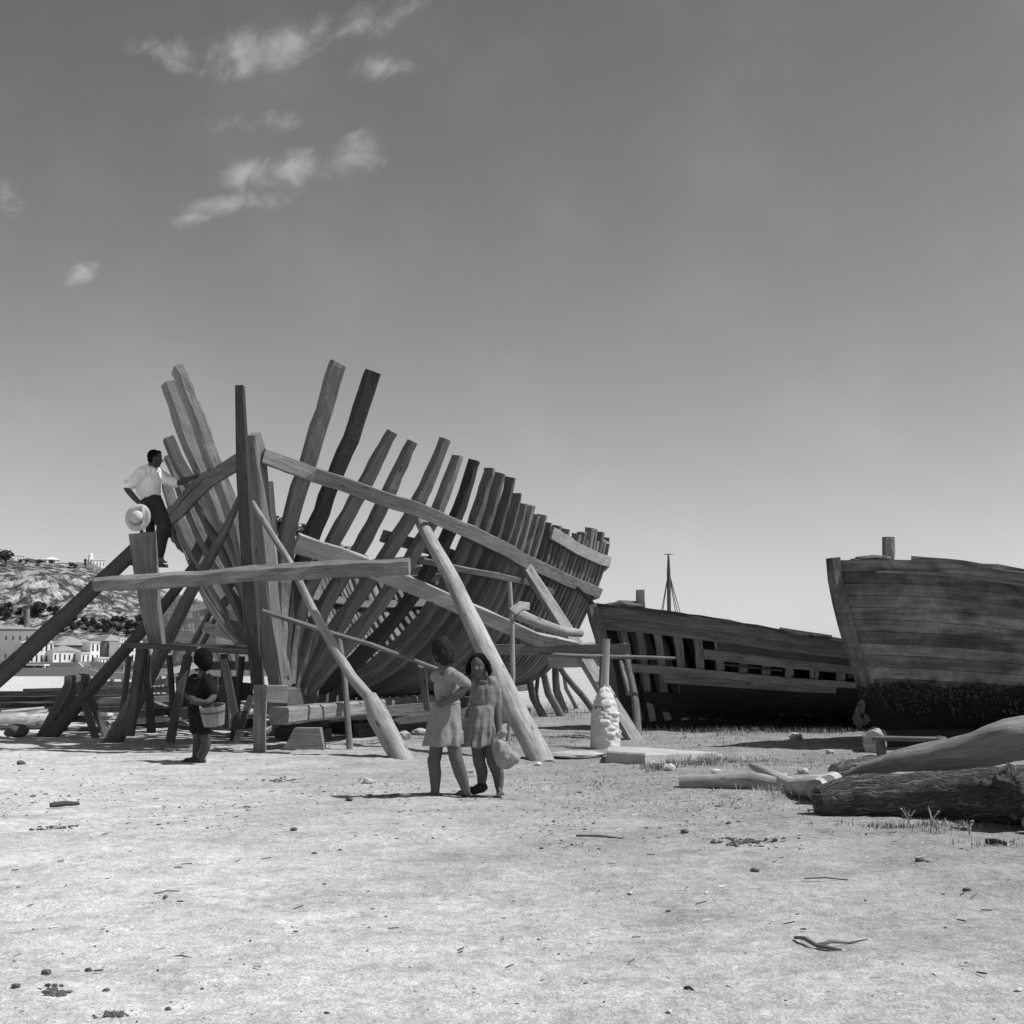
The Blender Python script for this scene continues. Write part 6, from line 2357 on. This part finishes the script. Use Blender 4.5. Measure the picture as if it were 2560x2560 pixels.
# thin white rod
o = MB().sweep([J4(357, 1262, -.36), J4(361, 1330, -.36)], (.028, .02), (1, 0, 0), .1).build("measuring_stick", 'plaster')
tag(o, "thin white stick held upright by the man beside his hat", "stick")

# ================================================================ LITTER, GRASS (nobody could count these)


def litter():
    rn = random.Random(42)
    m = MB()
    ico = bmesh.new()
    bmesh.ops.create_icosphere(ico, subdivisions=1, radius=1)
    iv = [v.co.copy() for v in ico.verts]
    ifc = [[v.index for v in f.verts] for f in ico.faces]
    ico.free()
    n = 0
    while n < 5200:
        # even in the picture, thicker in the trodden belt in front of the ship
        v = rn.uniform(1800, 2560)
        u = rn.uniform(-200, 2760)
        d = math.exp(-((v - 1985) / 75) ** 2) * 1.0 + .035
        if u > 1300 and v < 2130:
            d += .35
        cl = noise.noise(Vector((u * .006, v * .02, 3)))
        d *= max(.1, .6 + 1.5 * cl)
        if rn.random() > d:
            continue
        p = G(u, v)
        r = rn.uniform(.002, .0075) * rn.uniform(.5, 1) * (1 + .045 * p.y) * (1.9 if rn.random() < .05 else 1)
        dark = rn.random() < .42
        b = len(m.v)
        a = rn.uniform(0, 6.28)
        sx, sy = rn.uniform(.8, 2.2), rn.uniform(.6, 1.2)
        z = ground_z(p.x, p.y)
        for q in iv:
            k = rn.uniform(.75, 1.25)
            x, y = q.x * sx * k, q.y * sy * k
            m.v.append(Vector((p.x + r * (x * math.cos(a) - y * math.sin(a)), p.y + r * (x * math.sin(a) + y * math.cos(a)), z + r * .35 + q.z * r * .55)))
        for f in ifc:
            m.f.append(tuple(b + i for i in f))
            m.mi.append(1 if dark else 0)
            m.uv.append([(0, 0)] * 3)
        n += 1
    # splinters and straws
    for k in range(180):
        v = rn.uniform(1850, 2450) if rn.random() < .8 else rn.uniform(1850, 2050)
        u = rn.uniform(-150, 2700)
        p = G(u, v)
        a = rn.gauss(0, .5)
        ln = rn.uniform(.02, .06)
        d = Vector((math.cos(a), math.sin(a), 0)) * ln
        z = ground_z(p.x, p.y) + .006
        w = Vector((-math.sin(a), math.cos(a), 0)) * rn.uniform(.002, .005)
        p.z = z
        q = p + d + Vector((0, 0, rn.uniform(0, .012)))
        b = len(m.v)
        t = Vector((0, 0, .006))
        m.v.extend([p - w, p + w, q + w * .5, q - w * .5, p + t, q + t])
        for f in ((0, 4, 5, 3), (1, 2, 5, 4), (0, 1, 4), (2, 3, 5)):
            m.f.append(tuple(b + i for i in f))
            m.mi.append(1 if rn.random() < .55 else 0)
            m.uv.append([(0, 0)] * len(f))
    o = m.build("ground_litter", ['chip_pale', 'chip_dark'])
    tag(o, "wood chips, pebbles and splinters strewn over the sandy ground", "litter", kind='stuff')


litter()


def clumps():
    """crumbly dark patches on the ground"""
    rn = random.Random(5)
    for (u, v, su, sv, n, r, lb) in ((1865, 2098, 75, 12, 60, .022, "crumbled dark patch of debris on the sand in front of the forked log"),
                                     (140, 2490, 30, 14, 50, .012, "dark burnt patch in the bottom left corner"),
                                     (285, 2545, 40, 8, 40, .010, "dark crumbs at the bottom photo edge, left of the middle"),
                                     (960, 1991, 70, 5, 40, .016, "row of dark crumbs along the tall girl's shadow"),
                                     (140, 2072, 60, 6, 40, .015, "long dark crumbly streak on the sand at the left"),
                                     (700, 1952, 40, 6, 30, .02, "dark crumbs on the ground between the child and the girls")):
        m = MB()
        for k in range(int(n * 1.8)):
            p = G(u + rn.gauss(0, su * .5), v + rn.gauss(0, sv * .5))
            q = r * rn.uniform(.15, .8)
            m.blob((p.x, p.y, ground_z(p.x, p.y) + q * .3), (q * rn.uniform(.8, 1.8), q, q * .7), k, 1, .8, 2.2)
        o = m.build("debris_patch", 'chip_dark')
        tag(o, lb, "debris", kind='stuff')


clumps()


def grass():
    rn = random.Random(9)
    m = MB()

    def blade(p, h, lean, w, mi):
        a = rn.uniform(0, 6.28)
        d = Vector((math.cos(a), math.sin(a), 0))
        s = Vector((-d.y, d.x, 0)) * w
        z = ground_z(p.x, p.y)
        p = Vector((p.x, p.y, z - .005))
        q = p + Vector((0, 0, h * .6)) + d * lean * .35
        t = p + Vector((0, 0, h)) + d * lean
        b = len(m.v)
        m.v.extend([p - s, p + s, q + s * .7, q - s * .7, t])
        m.f.append((b, b + 1, b + 2, b + 3))
        m.f.append((b + 3, b + 2, b + 4))
        m.mi += [mi, mi]
        m.uv += [[(0, 0)] * 4, [(0, 0)] * 3]

    areas = [  # u, v, spread u, spread v, count, height
        (1740, 1905, 110, 9, 1500, .10), (1640, 1922, 40, 7, 500, .09), (1860, 1828, 170, 9, 1500, .12), (2060, 1828, 70, 8, 600, .12),
        (1400, 1780, 90, 16, 900, .14), (1560, 1770, 60, 12, 300, .14), (1820, 1855, 280, 22, 1800, .05), (1900, 1905, 240, 14, 1600, .05),
        (1950, 1990, 80, 8, 380, .08), (2000, 2000, 60, 6, 120, .12), (2300, 2066, 160, 7, 520, .07), (2380, 2085, 70, 8, 120, .10), (2480, 2110, 60, 8, 160, .07),
        (1500, 1960, 240, 22, 1100, .035), (1300, 1850, 80, 14, 500, .07), (1750, 2010, 200, 20, 800, .035), (1180, 1930, 300, 20, 400, .03),
        (1455, 1840, 60, 15, 400, .06), (700, 1868, 120, 7, 200, .05), (940, 1858, 60, 6, 160, .06), (2200, 1905, 200, 12, 900, .05), (1690, 1812, 30, 6, 260, .22), (1815, 1812, 60, 6, 200, .15)]
    for (u, v, su, sv, n, h) in areas:
        for k in range(n):
            p = G(u + rn.gauss(0, su * .6), v + rn.gauss(0, sv * .6))
            if noise.noise(Vector((p.x * 3, p.y * 3, 0))) < -.05 and h < .12:
                continue
            blade(p, h * .7 * rn.uniform(.4, 1.3), h * rn.uniform(.1, .8), rn.uniform(.002, .005), 1 if rn.random() < .3 else 0)
    o = m.build("grass", ['grass', 'grass_pale'])
    tag(o, "short dry grass growing between the boats and logs", "grass", kind='stuff')


grass()
# single dry weeds
rn = random.Random(31)
for (u, v, h, lb) in ((1690, 1812, .30, "pale bushy weed at the wrecked boat's bow"), (1712, 1850, .14, "small dark weed alone in the grass right of the slab"), (2272, 2060, .22, "dry weed stalk against the middle of the bark log"),
                      (2330, 2066, .2, "thin dry weed right of the first stalk against the bark log"), (2425, 2090, .16, "curling dry weed in the bark log's shadow"), (1950, 1994, .13, "pale sprout at the fork of the forked log"),
                      (2020, 1998, .12, "pale sprouts before the sawn billet")):
    p = G(u, v)
    h *= .7
    m = MB()
    for k in range(22 if h > .2 else 5):
        a = rn.uniform(0, 6.28)
        t = Vector((math.cos(a), math.sin(a), 0)) * h * rn.uniform(.1, .5)
        hh = h * rn.uniform(.5, 1)
        m.tube([(p.x, p.y, 0), (p.x + t.x * .4, p.y + t.y * .4, hh * .6), (p.x + t.x, p.y + t.y, hh)], [.0025, .002, .001], 5)
        for q in range(4):
            c = Vector((p.x, p.y, 0)) + t * (.4 + .15 * q) + Vector((0, 0, hh * (.6 + .1 * q)))
            a_ = Vector((rn.gauss(0, 1), rn.gauss(0, 1), rn.gauss(0, 1))).normalized()
            b_ = a_.orthogonal().normalized()
            s = rn.uniform(.003, .008)
            m.ngon([c + a_ * s * 1.6, c + b_ * s * .6, c - a_ * s * 1.6, c - b_ * s * .6])
    o = m.build("weed_plant", 'grass_pale' if abs(h - .098) > .001 else 'grass')
    tag(o, lb, "weed")

print("objects", len(bpy.data.objects))
